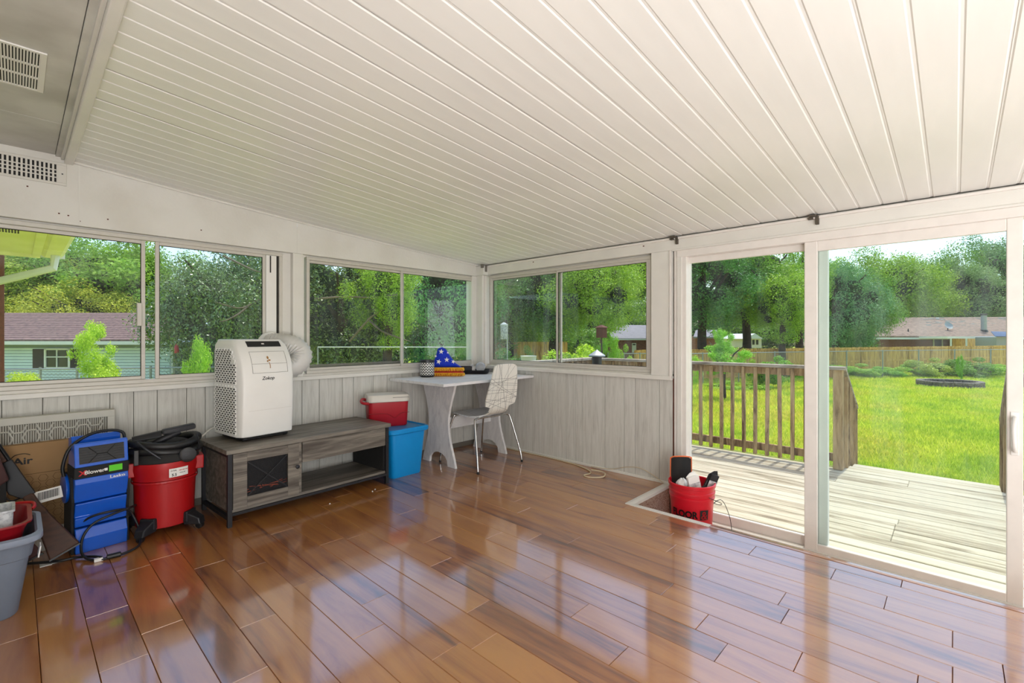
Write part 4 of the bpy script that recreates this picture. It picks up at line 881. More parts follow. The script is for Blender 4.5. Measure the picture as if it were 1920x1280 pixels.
hx.build('printed_hexagons', 'cardboard_dark', cbx, kind='stuff')
text('lettering', 'Air', .052, 'ink', cbx, lambda p: Vector((-.118+p.x, -.001-p.z, .492+p.y)), bold=.025, sx=1.15)
MB().tube([(-.13, -.001, .52), (-.11, -.001, .545), (-.075, -.001, .55), (-.05, -.001, .54)], .002, 4, smooth=4).build('swoosh', 'ink', cbx)
wbx = tag(MB().box(-3.92, -3.24, -.17, -.04, .0, .113).build('flat_carton', 'offwhite', None, bevel=.003), 'low off-white carton on the floor under the cardboard box', 'carton')
# ---- rifles
def long_gun(name, label, p_butt, p_muz, roll, woodm):
    a, b_ = Vector(p_butt), Vector(p_muz); ax = (b_-a); L_ = ax.length; ax.normalize(); side = ax.cross(Vector((0, -1, 0))).normalized(); nrm = side.cross(ax).normalized()
    g = thing(name, label, 'rifle')
    T = lambda p: a+ax*p[0]+side*p[1]+nrm*p[2]
    def pr2(poly, w): return MB().add([T((x, y, -w)) for x, y in poly]+[T((x, y, w)) for x, y in poly], [tuple(range(len(poly)-1, -1, -1)), tuple(range(len(poly), 2*len(poly)))]+[(i, (i+1) % len(poly), len(poly)+(i+1) % len(poly), len(poly)+i) for i in range(len(poly))])
    pr2([(0, -.075), (.004, .055), (.20, .028), (.30, .02), (.36, .02), (.36, -.022), (.31, -.03), (.27, -.058), (.235, -.06), (.22, -.035)], .018).build('stock', woodm, g, bevel=.008, seg=3)
    pr2([(-.004, -.076), (-.004, .056), (.004, .055), (.004, -.075)], .017).build('butt_plate', 'black', g)
    pr2([(.35, .028), (.56, .028), (.56, -.024), (.50, -.03), (.48, -.055), (.40, -.055), (.35, -.026)], .016).build('receiver', 'gun_metal', g, bevel=.003)
    MB().tube([T((.36, -.03, 0)), T((.37, -.065, 0)), T((.42, -.07, 0)), (T((.45, -.045, 0)))], .004, 6, smooth=4).build('trigger_guard', 'gun_metal', g)
    pr2([(.56, .01), (.56, -.032), (.74, -.026), (.74, .01)], .019).build('fore_end', woodm, g, bevel=.006, seg=3)
    MB().tube([T((.55, .016, 0)), T((L_, .016, 0))], .010, 10).build('barrel', 'gun_metal', g, smooth=60)
    return g
long_gun('long_gun', 'brown-stocked rifle leaning behind the grey tub, butt on the floor', (-3.455, -.42, .055), (-3.86, -.16, .92), 0, 'gun_wood')
long_gun('long_gun', 'second rifle leaning left of the brown-stocked one, mostly behind the tub', (-3.60, -.45, .06), (-3.97, -.16, .95), 0, 'maroon')
tg = thing('barcode_tag', 'white barcode tag hanging from the rifle, against the cardboard box', 'tag', (-3.545, -.30, .34), 0)
MB().box(-.03, .075, -.0015, 0, -.03, .035, rot=(0, R(-8), 0)).build('tag_card', 'sticker', tg, bevel=.001)
b = MB(); rr = random.Random(1); x = -.02
while x < .062: w = rr.choice([.0012, .002, .003]); b.box(x, x+w, -.0025, -.0016, -.018+(x*.14), .024+(x*.14)); x += w+rr.choice([.0013, .002])
b.build('barcode', 'ink', tg)
sc = thing('gun_sling_case', 'maroon padded case edge with a white diamond outline, leaning at the far left', 'case', (-3.69, -.36, 0))
MB().hexa([(-.10, -.02, .60), (-.02, -.02, .44), (.02, -.02, .47), (-.03, -.02, .66)], [(-.10, .02, .60), (-.02, .02, .44), (.02, .02, .47), (-.03, .02, .66)]).add([], []).build('case_panel', 'maroon', sc, bevel=.006)
MB().hexa([(-.01, -.012, .0), (.02, -.012, .0), (.01, -.012, .46), (-.02, -.012, .46)], [(-.01, .012, .0), (.02, .012, .0), (.01, .012, .46), (-.02, .012, .46)]).build('case_strut', 'black_matte', sc, bevel=.006)
dm = [(-.052, .545), (-.035, .585), (-.018, .555), (-.035, .515)]
b = MB()
for i in range(4): b.tube([(dm[i][0], -.022, dm[i][1]), (dm[(i+1) % 4][0], -.022, dm[(i+1) % 4][1])], .0016, 4)
b.build('diamond_outline', 'sticker', sc)
# ---- grey tub with red basin
gt = thing('laundry_tub', 'large grey plastic storage tub at the left edge, holding a red basin', 'tub', (-3.81, -.82, 0), R(0))
loft([rring(.165, .13, .05, 0), rring(.172, .138, .055, .01), rring(.205, .175, .06, .25), rring(.213, .183, .06, .255), rring(.225, .20, .065, .33), rring(.24, .215, .07, .338), rring(.24, .215, .07, .35), rring(.222, .197, .065, .35), rring(.20, .17, .06, .25), rring(.165, .135, .05, .012)]).build('tub_body', 'tub_grey', gt, smooth=35)
loft([rring(.242, .217, .07, .325), rring(.247, .222, .072, .33), rring(.247, .222, .072, .352), rring(.230, .205, .07, .357), rring(.222, .197, .065, .35)], cap=(False, False)).build('rim', 'tub_rim', gt, smooth=50, label='paler grey rolled rim')
MB().box(.236, .241, -.04, .02, .20, .25, rot=(0, R(8), 0)).build('tub_sticker', 'sticker', gt)
rb = thing('basin', 'dark red plastic basin nested in the grey tub', 'basin', (-3.81, -.815, .02))
loft([rring(.13, .11, .05, 0), rring(.19, .165, .065, .34), rring(.205, .18, .07, .375), rring(.215, .19, .07, .378), rring(.215, .19, .07, .385), rring(.20, .175, .065, .385), rring(.185, .16, .06, .34), rring(.125, .105, .05, .01)]).build('basin_body', 'dark_red', rb, smooth=35)
MB().tube([(.05, .19, .38), (.14, .20, .385), (.215, .165, .385), (.225, .12, .375), (.215, .10, .37)], .007, 8, smooth=4).build('basin_handle', 'red_plastic', rb, smooth=60)
mc = thing('speckled_container', 'white and grey speckled container standing in the red basin', 'container', (-3.742, -.84, .04))
mat('speckle', rgb(206, 208, 210), .4, vcol=rgb(150, 154, 160), vscale=60)
loft([rring(.075, .06, .02, 0), rring(.09, .075, .02, .40), rring(.095, .08, .02, .402), rring(.095, .08, .02, .412), rring(.085, .07, .02, .41), rring(.07, .055, .02, .01)]).build('container_body', 'speckle', mc, smooth=35)
tag(MB().box(-3.53, -3.49, -.41, -.39, .0, .002).box(-3.56, -3.515, -.42, -.36, 0, .003).build('price_label', 'sticker', None), 'small white label lying on the floor beside the grey tub', 'label')
# few crumbs by the cabinet
for i, (x, y) in enumerate(((-2.1, -.62), (-1.75, -.60), (-1.71, -.57))):
    o = crumple('crumb', 'tiny pale crumb on the floor under the front of the grey cabinet', 'crumb', (x, y, .004), (.006, .005, .004), 'sticker', i, (0, 0, 0)); o['group'] = 'crumbs under the cabinet'
# ================================================================== OUTDOORS
GZ = -1.0
gr_ = MB()
gx = np.linspace(-60, 130, 60); gy = np.linspace(-110, 90, 60)
def gh(x, y):
    d = (x-CAM[0])*FW[0]+(y-CAM[1])*FW[1]
    return GZ-.2*min(1, max(0, (d-18)/16))
vs = [(x, y, gh(x, y)) for x in gx for y in gy]
gr_.add(vs, [(i*60+j, (i+1)*60+j, (i+1)*60+j+1, i*60+j+1) for i in range(59) for j in range(59)])
gr_.build('lawn', 'lawn', kind='structure', fix=False, smooth=60)
# near grass blades
rng = np.random.default_rng(3)
N = 150000
d = 6.5+26*rng.random(N)**1.35; lat = (rng.random(N)*.95+.30)*d*1.0                 # seen through the door
px_ = CAM[0]+d*FW[0]+(lat-.0)*RT[0]; py_ = CAM[1]+d*FW[1]+lat*RT[1]
keep = (px_ > 3.2)
px_, py_, d = px_[keep], py_[keep], d[keep]; n = len(px_)
hgt = (.035+.05*rng.random(n))*(1+d/26); wd = (.006+.006*rng.random(n))*(1+d/9); an = rng.random(n)*2*PI
gzv = GZ-.2*np.clip((d-18)/16, 0, 1)
V = np.zeros((n, 3, 3)); V[:, 0, 0] = px_-np.cos(an)*wd; V[:, 0, 1] = py_-np.sin(an)*wd; V[:, 1, 0] = px_+np.cos(an)*wd; V[:, 1, 1] = py_+np.sin(an)*wd
V[:, 2, 0] = px_+(rng.random(n)-.5)*hgt*1.2; V[:, 2, 1] = py_+(rng.random(n)-.5)*hgt*1.2; V[:, 0, 2] = V[:, 1, 2] = gzv-.005; V[:, 2, 2] = gzv+hgt
def np_mesh(name, verts, nper, m, mname=None):
    me = bpy.data.meshes.new(name); v = verts.reshape(-1, 3); me.vertices.add(len(v)); me.vertices.foreach_set('co', v.astype(np.float32).ravel())
    nf = len(v)//nper; me.loops.add(len(v)); me.loops.foreach_set('vertex_index', np.arange(len(v), dtype=np.int32))
    me.polygons.add(nf); me.polygons.foreach_set('loop_start', np.arange(0, len(v), nper, dtype=np.int32)); me.update(calc_edges=True)
    me.materials.append(MATS[m]); return me
go = bpy.data.objects.new('grass', np_mesh('grass', V, 3, 'grass_blade')); C.objects.link(go); go['kind'] = 'stuff'
tag(go, 'short bright green lawn grass beyond the deck', 'grass'); go.color = (1, 1, 1, 1)

# ---- foliage templates
def crown_mesh(name, m, seed, nl, leaf, nblob=26, flat=1.0, hollow=.75, shape='round'):
    """unit crown: radius 1 in x/y, height -1..1; leaves gathered on lumps"""
    r = np.random.default_rng(seed); bl = []
    for i in range(nblob):
        u = r.uniform(-1, 1); a = r.uniform(0, 2*PI); rad = math.sqrt(1-u*u)
        k = r.uniform(.42, .92)
        if shape == 'cone': rad *= (1-.45*(u+1)/2)
        bl.append((rad*math.cos(a)*k, rad*math.sin(a)*k, u*k, r.uniform(.2, .42)*(1.15-.5*k)))
    bl = np.array(bl); w = bl[:, 3]**2; w /= w.sum(); idx = r.choice(len(bl), nl, p=w); B = bl[idx]
    nrm = r.normal(size=(nl, 3)); nrm /= np.linalg.norm(nrm, axis=1)[:, None]
    sub = 1+.22*np.sin(nrm[:, 0]*9+B[:, 0]*20)*np.sin(nrm[:, 1]*8+B[:, 1]*17)*np.sin(nrm[:, 2]*9)
    rr2 = B[:, 3]*sub*(hollow+(1-hollow)*r.random(nl))*(1+.25*np.maximum(0, r.normal(size=nl)*.5))
    P = B[:, :3]+nrm*rr2[:, None]
    fn = nrm+r.normal(size=(nl, 3))*.8+np.array([0, 0, .35]); fn /= np.linalg.norm(fn, axis=1)[:, None]
    t = np.cross(fn, r.normal(size=(nl, 3))); t /= np.linalg.norm(t, axis=1)[:, None]; b_ = np.cross(fn, t)
    s = leaf*(.6+.8*r.random(nl))[:, None]
    Q = np.stack([P-t*s*1.1, P-b_*s*.5+t*s*.1, P+t*s*1.1, P+b_*s*.5+t*s*.1], axis=1)
    me = np_mesh(name, Q, 4, m)
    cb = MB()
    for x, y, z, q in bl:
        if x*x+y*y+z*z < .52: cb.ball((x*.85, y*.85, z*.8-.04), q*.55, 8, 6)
    cm = bpy.data.meshes.new(name+'_core'); cm.from_pydata(cb.v, [], cb.f); cm.materials.append(MATS['foliage_shade'])
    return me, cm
TPL = {}
TPL['mid'] = [crown_mesh('crown', 'leaf_mid', s, 42000, .0165, 52, hollow=.5) for s in (1, 2)]
TPL['dark'] = [crown_mesh('crown', 'leaf_dark', 5, 52000, .0145, 56, hollow=.5)]
TPL['blue'] = [crown_mesh('crown', 'leaf_blue', 8, 42000, .016, 50, hollow=.5)]
TPL['lime'] = [crown_mesh('crown', 'leaf_lime', 11, 9500, .032, 24, hollow=.3)]
TPL['bush'] = [crown_mesh('crown', 'leaf_mid', 14, 9000, .034, 16)]
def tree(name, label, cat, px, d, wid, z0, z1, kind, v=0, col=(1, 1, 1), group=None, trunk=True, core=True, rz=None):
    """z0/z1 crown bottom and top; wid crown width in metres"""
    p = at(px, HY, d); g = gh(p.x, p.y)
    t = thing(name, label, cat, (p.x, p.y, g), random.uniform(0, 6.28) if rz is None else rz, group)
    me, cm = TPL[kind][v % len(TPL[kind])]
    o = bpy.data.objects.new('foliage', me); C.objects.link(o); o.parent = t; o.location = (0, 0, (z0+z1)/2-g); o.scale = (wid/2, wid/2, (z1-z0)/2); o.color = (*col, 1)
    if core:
        c = bpy.data.objects.new('inner_shade', cm); C.objects.link(c); c.parent = t; c.location = o.location; c.scale = o.scale
    if trunk:
        hh = (z0+z1)/2-g; r0 = max(.08, .028*(z1-g)); b = MB()
        b.tube([(0, 0, -.1), (r0*.3, 0, hh*.4), (-r0*.3, r0*.4, hh*.8), (0, 0, hh*1.3)], [r0*1.25, r0, r0*.8, r0*.4], 8)
        for k in range(4): a = random.uniform(0, 6.28); b.tube([(0, 0, hh*(.6+.08*k)), (wid*.18*math.cos(a), wid*.18*math.sin(a), hh*(.95+.1*k)), (wid*.34*math.cos(a), wid*.34*math.sin(a), hh*(1.15+.1*k))], [r0*.5, r0*.35, r0*.15], 6)
        b.build('trunk', 'bark', t, smooth=60)
    return t
G = {}
# behind the neighbour's house (left window)
tree('tree', 'tall light green tree behind the blue house, at the left window\'s left edge', 'tree', 40, 27, 9, .5, 6.6, 'mid', 0, (1.1, 1.0, .9))
tree('tree', 'tall green tree rising behind the ridge of the brown roof, under the gutter end', 'tree', 150, 29, 10, .2, 8.3, 'mid', 1, (.8, 1.0, 1.1))
tree('tree', 'airy bright tree behind the brown roof, left of the window bar', 'tree', 235, 26, 7, .8, 6.4, 'lime', 0, (.55, .75, .9))
tree('tree', 'yellowish green bush-like tree just behind the brown roof ridge', 'tree', 165, 24, 6, 0, 4.2, 'mid', 0, (1.7, 1.25, 1.0))
tree('tree', 'blue-green tree far behind the brown roof, at the far left', 'tree', -40, 32, 12, 0, 8.5, 'blue', 0, (.9, 1.2, 1.0))
tree('tree', 'dense tree standing right behind the window bar at the left', 'tree', 290, 27, 7, -.5, 7.0, 'mid', 1, (.8, .9, .8))
# big glossy evergreen
ev_a = tree('evergreen', 'big dark glossy evergreen with drooping limbs behind the air conditioner', 'tree', 432, 14, 4.5, -.55, 4.4, 'dark', 0, (1, 1, 1))
ev_b = tree('evergreen', 'dark evergreen seen in the left half of the second window', 'tree', 640, 14, 5.2, -.5, 4.7, 'dark', 0, (1.1, 1.05, .9))
tree('evergreen', 'dark evergreen gap-filling tree standing between the two left windows', 'tree', 520, 17, 5.2, -.6, 5.4, 'dark', 0, (.7, .8, .7))
tree('tree', 'green leafy tree behind the second window\'s middle bar', 'tree', 728, 12.5, 2.4, .9, 3.7, 'mid', 0, (1.15, 1.2, .7))
tree('tree', 'deep green tree filling the right pane of the second window', 'tree', 830, 16, 4.8, -.6, 5.2, 'blue', 0, (.6, 1.15, .6))
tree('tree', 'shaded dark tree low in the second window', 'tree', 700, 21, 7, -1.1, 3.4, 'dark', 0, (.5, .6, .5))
def limbs(t, pts_list, m='bark'):
    q = Matrix.Rotation(-t.rotation_euler.z, 3, 'Z')
    for pts in pts_list: MB().tube([q@(at(*p)-t.location) for p in pts], [.028, .024, .018, .01], 6, smooth=3).build('limb', 'pale_bark', t, smooth=60)
mat('pale_bark', rgb(118, 104, 84), .9, var=.3, vscale=8)
limbs(ev_a, [[(488, 560, 12.6), (455, 577, 12.2), (430, 574, 11.9), (404, 566, 11.7)], [(470, 570, 12.2), (448, 588, 11.9), (425, 600, 11.6), (412, 603, 11.5)], [(420, 480, 12.6), (455, 497, 12.2), (480, 508, 12), (500, 512, 11.9)]])
limbs(ev_b, [[(690, 598, 12.3), (715, 620, 11.9), (745, 632, 11.6), (770, 640, 11.4)], [(655, 640, 12.2), (690, 600, 12), (705, 588, 11.8), (720, 580, 11.6)], [(590, 560, 12.2), (650, 556, 11.9), (700, 558, 11.7), (745, 552, 11.5)]])
# beyond the right-wall window
tree('tree', 'mid green tree seen in the left pane of the window right of the corner', 'tree', 955, 22, 6.5, .7, 6.2, 'mid', 0, (.85, .9, .8))
tree('tree', 'darker tree with forked trunk seen behind the right-hand window\'s bar', 'tree', 1040, 20, 5, 1.0, 6, 'dark', 0, (1.2, 1.5, 1.2))
tree('tree', 'bright green tree filling the right pane of the window before the door', 'tree', 1105, 18, 4.4, 1.15, 5.4, 'mid', 1, (1.1, 1.15, .75), trunk=False)
tree('tree', 'low hanging light green tree beside the grey-roofed brick house', 'tree', 1195, 22, 4.6, 2.0, 7, 'mid', 0, (1.3, 1.3, .8), trunk=False)
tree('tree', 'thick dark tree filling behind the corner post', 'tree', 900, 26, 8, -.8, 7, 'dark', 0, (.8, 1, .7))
# beyond the door
tree('tree', 'large dark green shade tree at the left edge of the glass door', 'tree', 1318, 27, 7.5, 1.6, 7.6, 'blue', 0, (.55, .95, .55))
tree('tree', 'large leafy green tree in the middle of the left door pane', 'tree', 1400, 30, 8, 1.3, 7.9, 'mid', 1, (.75, .95, .65))
tree('tree', 'bright maple-like tree at the right of the left door pane', 'tree', 1468, 26, 4.6, .9, 5.3, 'mid', 0, (1.25, 1.3, .8))
tree('tree', 'slender tree with dark trunk right behind the central door stile', 'tree', 1500, 31, 4.5, 2.5, 6.8, 'mid', 1, (.9, 1.05, .9))
tree('tree', 'teal-green tree immediately right of the central door stile', 'tree', 1565, 42, 9, -.8, 8.8, 'blue', 0, (.7, 1.0, .95))
tree('tree', 'tall bright tree with a pointed top in the right door pane', 'tree', 1640, 66, 15.8, 0.0, 14.5, 'mid', 0, (1.0, 1.05, .8))
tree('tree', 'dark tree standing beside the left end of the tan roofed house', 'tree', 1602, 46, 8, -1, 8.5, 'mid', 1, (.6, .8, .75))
tree('tree', 'yellow-green tree behind the left end of the tan roof', 'tree', 1705, 70, 12.7, 0.0, 12.4, 'mid', 1, (1.3, 1.25, .7))
tree('tree', 'tall dark tree rising behind the satellite dish roof', 'tree', 1765, 74, 13.2, 0.0, 15.7, 'mid', 0, (.7, .85, .7))
tree('tree', 'greyish willow-like tree behind the stove pipe', 'tree', 1815, 68, 12.2, 0.5, 13.0, 'blue', 0, (1.1, 1.15, .95))
tree('tree', 'tallest dark green tree at the right edge of the door pane', 'tree', 1880, 74, 18.2, 0.0, 18.5, 'blue', 0, (.75, 1.0, .75))
tree('tree', 'tree beyond the open end of the door, at the far right', 'tree', 2020, 74, 21.5, 0.0, 18.4, 'mid', 0, (.8, 1, .8))
# continuous treeline behind everything, told apart by nothing
for i, px in enumerate(range(-500, 2700, 150)):
    dd = 84+8*random.random(); h_ = 9.5+2*random.random()
    if px < 1250: h_ += 2.5
    tree('tree', 'distant tree of the continuous treeline far behind the gardens', 'tree', px, dd, 22, -2.5, h_, 'mid' if i % 3 else 'blue', i, (.7, .85, .75), group='trees of the distant treeline', trunk=False)
# shrubs
def more_foliage(t, px, d, wid, z0, z1, kind, col):
    p = at(px, HY, d)-t.location; p.z = (z0+z1)/2-t.location.z; me, cm = TPL[kind][0]
    o = bpy.data.objects.new('foliage', me); C.objects.link(o); o.parent = t; o.location = Matrix.Rotation(-t.rotation_euler.z, 3, 'Z')@p; o.scale = (wid/2, wid/2, (z1-z0)/2); o.color = (*col, 1)
def shrub(label, px, d, wid, z0, z1, kind='bush', col=(1, 1, 1), name='shrub', group=None, core=True, trunk=False): return tree(name, label, 'shrub', px, d, wid, z0, z1, kind, 0, col, group, trunk=trunk, core=core)
s1 = shrub('bright lime shrub with yellow tips before the blue house, left of the window bar', 195, 9.5, 1.5, -.9, .75, 'lime', (1.0, 1.05, .9), core=False, trunk=True)
more_foliage(s1, 178, 9.7, .95, .2, 1.62, 'lime', (1.0, 1.1, .9))
shrub('second bright lime shrub just left of the air conditioner', 378, 9.2, .75, -.9, 1.35, 'lime', (.8, 1.0, .9), core=False, trunk=True)
shrub('low yellow-green vine on the wire fence at the far left', 45, 9.4, 1.3, -.4, .55, 'lime', (1.1, 1.05, .9), core=False)
shrub('low leafy growth at the foot of the blue house, right of the window bar', 300, 12, 1.5, -.9, .25, 'lime', (.8, 1, .8), core=False)
shrub('trimmed yellow-green hedge behind the smoker chimney', 1085, 14, 2.6, -.9, .95, 'bush', (1.9, 1.7, .8))
shrub('dark hedge in the right-hand window, left of the smoker chimney', 1040, 13, 2.2, -.9, .7, 'bush', (.8, .9, .7))
shrub('ivy-covered dark stump seen behind the white basin', 985, 14, 1.0, -.9, 1.0, 'dark', (.8, 1.1, .7))
shrub('light green shrub before the brick house, right of the smoker chimney', 1142, 16, 1.0, -.9, 1.45, 'lime', (.7, .95, .8), core=False)
shrub('small spindly bush before the brick house wall', 1168, 17, .9, -.6, .9, 'bush', (1.3, 1.3, .8))
shrub('round green bushes low in the left pane of the right-hand window', 940, 15, 2.4, -1, .8, 'bush', (.7, 1.0, .8))
s1 = shrub('young pointed sapling with bright leaves seen above the deck rail', 1357, 16.5, 1.9, -.2, 1.0, 'lime', (.62, .95, .85), core=False, trunk=True)
more_foliage(s1, 1352, 16.5, .9, .5, 1.55, 'lime', (.62, .95, .85))
shrub('yellow-green bush by the left door jamb, just over the rail', 1297, 15, .8, -.5, .75, 'lime', (.8, 1, .8), core=False)
shrub('dark green bush against the wooden fence, over the rail', 1458, 20, 1.9, -1, .35, 'bush', (.8, 1.1, .8))
shrub('pale bush against the wooden fence, left of the dark bush', 1418, 20.5, 1.2, -1, .2, 'bush', (1.4, 1.35, .9))
for i, (px, dd, w_, top_, cc) in enumerate(((1560, 27, 2.6, -.45, (.9, 1.1, .7)), (1600, 27, 3, -.35, (1.2, 1.3, .8)), (1640, 26.5, 2.4, -.5, (.9, 1.2, .8)), (1690, 27, 2.8, -.42, (1.3, 1.4, .8)), (1740, 26.5, 2.4, .0, (1.5, 1.2, 1.3)), (1775, 27, 2.6, -.35, (1.1, 1.3, .8)), (1822, 26, 2.6, .05, (.6, .8, .6)), (1865, 27, 3, -.4, (1.2, 1.3, .8)), (1910, 27, 3, -.4, (1.1, 1.2, .8)), (1520, 26, 3, -.4, (1.1, 1.2, .8)), (1380, 20, 3, -.7, (1.2, 1.3, .8)))):
    lab = ['low weeds along the wire fence, right of the door stile', 'weeds along the wire fence, second clump right of the stile', 'green weeds left of the galvanised fence post', 'pale weeds right of the galvanised fence post', 'mauve-tinted tall bush at the fence above the stone ring', 'weeds at the fence directly above the stone ring', 'dark round bush at the fence, right above the stone ring', 'weeds at the fence near the right door stile', 'weeds at the fence beyond the right door stile', 'weeds at the fence behind the central door stile', 'low weeds at the fence foot under the bright sapling'][i]
    shrub(lab, px, dd, w_, -1.25, top_, 'bush', cc)
for (px, dd, top_, cc, lab) in ((945, 27, 2.6, (.7, .9, .6), 'tall dark bush behind the far fence, left of the birdbath'), (1005, 28, 2.8, (.9, 1.0, .6), 'tall olive bush behind the far fence, above the birdbath'), (1060, 29, 2.6, (.6, .8, .6), 'tall dark bush right behind the window bar of the right-hand window'), (1105, 33, 2.4, (.8, 1.0, .7), 'dark bush behind the bird house pole, left of the brick house')): shrub(lab, px, dd, 4.4, -1.2, top_, 'bush', cc)
shrub('tall thin green stalks growing inside the stone ring', 1800, 24.5, .45, -1.1, .35, 'lime', (.5, .8, .7), core=False)

# ---- deck
dk_ = struct('deck')
random.seed(21)
x = .125; bw = .1385; i = 0
while x < 2.74:
    y0, y1 = -7.0, .42; cut = random.choice([-3.55, -3.0, -1.2, -4.7])+random.choice([0, .01])
    for a, b_ in ((y0, cut), (cut, y1)):
        zt = -.27+random.uniform(-.0025, .0025)
        MB().box(x+.004, x+bw-.0045, a+.001, b_-.001, zt-.035, zt, rot=(0, random.uniform(-.006, .006), 0)).build('deck_board', 'deck_wood', dk_, bevel=.004, seg=1)
    x += bw; i += 1
for k in range(2):
    xa = 2.742+k*.14; MB().box(xa+.002, xa+.137, -4.2+.0, -3.03+.05*(1-k), -.305, -.27).build('deck_board', 'deck_wood', dk_, bevel=.004, seg=1)
MB().box(.0, .125, -7, .42, -.45, -.285).build('ledger_board', 'deck_wood', dk_)
MB().box(2.70, 2.74, -7, .42, -.50, -.31).build('rim_joist', 'rail_wood', dk_)
for y in (-6.8, -5, -3.4, -1.6, .2): MB().box(.2, 2.7, y-.02, y+.02, -.48, -.31).build('joist', 'rail_wood', dk_)
MB().box(2.66, 2.755, -2.9, .42, -.272, -.266).build('moss_strip', 'moss', dk_, bevel=.002)
# ---- deck railing
rl = thing('deck_railing', 'weathered wooden deck railing with square balusters and a flat cap', 'railing')
MB().box(2.53, 2.67, -3.01, .39, .835, .870).build('cap_rail', 'cap_wood', rl, bevel=.004)
MB().box(.5, 2.53, .25, .39, .835, .870).build('cap_rail', 'cap_wood', rl, bevel=.004)
MB().box(2.60, 2.64, -2.90, .3, .745, .834).build('upper_rail', 'rail_wood', rl, bevel=.003)
MB().box(2.60, 2.64, -2.90, .3, -.185, -.098).build('lower_rail', 'rail_wood', rl, bevel=.003)
MB().box(.5, 2.6, .31, .35, .745, .834).build('upper_rail', 'rail_wood', rl, bevel=.003)
MB().box(.5, 2.6, .31, .35, -.185, -.098).build('lower_rail', 'rail_wood', rl, bevel=.003)
y = -1.432+.1335*12
while y > -2.85:
    MB().box(2.56, 2.598, y-.019, y+.019, -.235, .83, rot=(random.uniform(-.008, .008), 0, 0)).build('baluster', 'rail_wood', rl, bevel=.003, seg=1); y -= .1335
x = .6
while x < 2.5:
    MB().box(x-.019, x+.019, .27, .308, -.235, .83).build('baluster', 'rail_wood', rl, bevel=.003, seg=1); x += .1335
for (x, y) in ((2.56, .30), (.52, .30)): MB().box(x, x+.09, y-.045, y+.045, -.30, .835).build('post', 'rail_wood', rl, bevel=.004)
MB().box(2.565, 2.665, -2.985, -2.895, -.265, .835).build('post', 'rail_wood', rl, bevel=.005)
MB().hexa([(2.565, -2.985, -.268), (2.72, -2.99, -.268), (2.69, -2.895, -.268), (2.565, -2.895, -.268)], [(2.575, -2.98, -.10), (2.66, -2.98, -.12), (2.66, -2.9, -.12), (2.575, -2.9, -.10)]).build('post_foot', 'rail_wood', rl, bevel=.01)
def stair_rail(y, label, s):
    t = thing('stair_railing', label, 'railing')
    x0, z0, x1, z1 = 2.67, .855, 3.55, .335
    ang = math.atan2(z1-z0, x1-x0)
    MB().hexa([(x0, y-.05, z0-.035), (x1, y-.05, z1-.035), (x1, y+.05, z1-.035), (x0, y+.05, z0-.035)], [(x0, y-.05, z0), (x1, y-.05, z1), (x1, y+.05, z1), (x0, y+.05, z0)]).build('cap_rail', 'cap_wood', t, bevel=.003)
    MB().hexa([(x0, y-.018, z0-.12), (x1, y-.018, z1-.12), (x1, y+.018, z1-.12), (x0, y+.018, z0-.12)], [(x0, y-.018, z0-.036), (x1, y-.018, z1-.036), (x1, y+.018, z1-.036), (x0, y+.018, z0-.036)]).build('upper_rail', 'rail_wood', t, bevel=.003)
    MB().box(x1-.10, x1-.01, y-.045, y+.045, GZ, z1-.036).build('post', 'rail_wood', t, bevel=.004)
    x = x0+.08
    while x < x1-.14:
        zt = z0-.06+(x-x0)/(x1-x0)*(z1-z0); MB().box(x-.019, x+.019, y+s*.019, y+s*.055, zt-1.05, zt-.0).build('baluster', 'rail_wood', t, bevel=.003, seg=1); x += .105
    return t
stair_rail(-2.955, 'sloping wooden stair handrail going down from the deck post, right of the door stile', -1)
stair_rail(-4.27, 'sloping wooden stair handrail mostly hidden behind the right door stile', 1)
r2 = thing('deck_railing', 'end piece of wooden deck railing beyond the open right end of the door', 'railing')
MB().box(2.53, 2.67, -7, -4.22, .835, .870).build('cap_rail', 'cap_wood', r2, bevel=.004)
MB().box(2.56, 2.65, -4.31, -4.22, -.268, .835).build('post', 'rail_wood', r2, bevel=.004)
MB().box(2.60, 2.64, -7, -4.31, .745, .834).build('upper_rail', 'rail_wood', r2); MB().box(2.60, 2.64, -7, -4.31, -.185, -.098).build('lower_rail', 'rail_wood', r2)
y = -4.45
while y > -6.9: MB().box(2.56, 2.598, y-.019, y+.019, -.235, .83).build('baluster', 'rail_wood', r2, bevel=.003, seg=1); y -= .1335
ds = thing('deck_steps', 'wooden steps leading from the deck down to the lawn', 'steps')
for k in range(3):
    MB().box(2.98+.27*k, 3.25+.27*k, -4.2, -3.03, -.50-.18*k, -.465-.18*k).build('tread', 'deck_wood', ds, bevel=.004)
for y in (-4.2, -3.06): MB().prism([(2.75, -.33), (3.0, -.33), (3.85, -.95), (3.6, GZ), (2.75, GZ)], 'y', y, y+.03).build('stringer', 'rail_wood', ds)

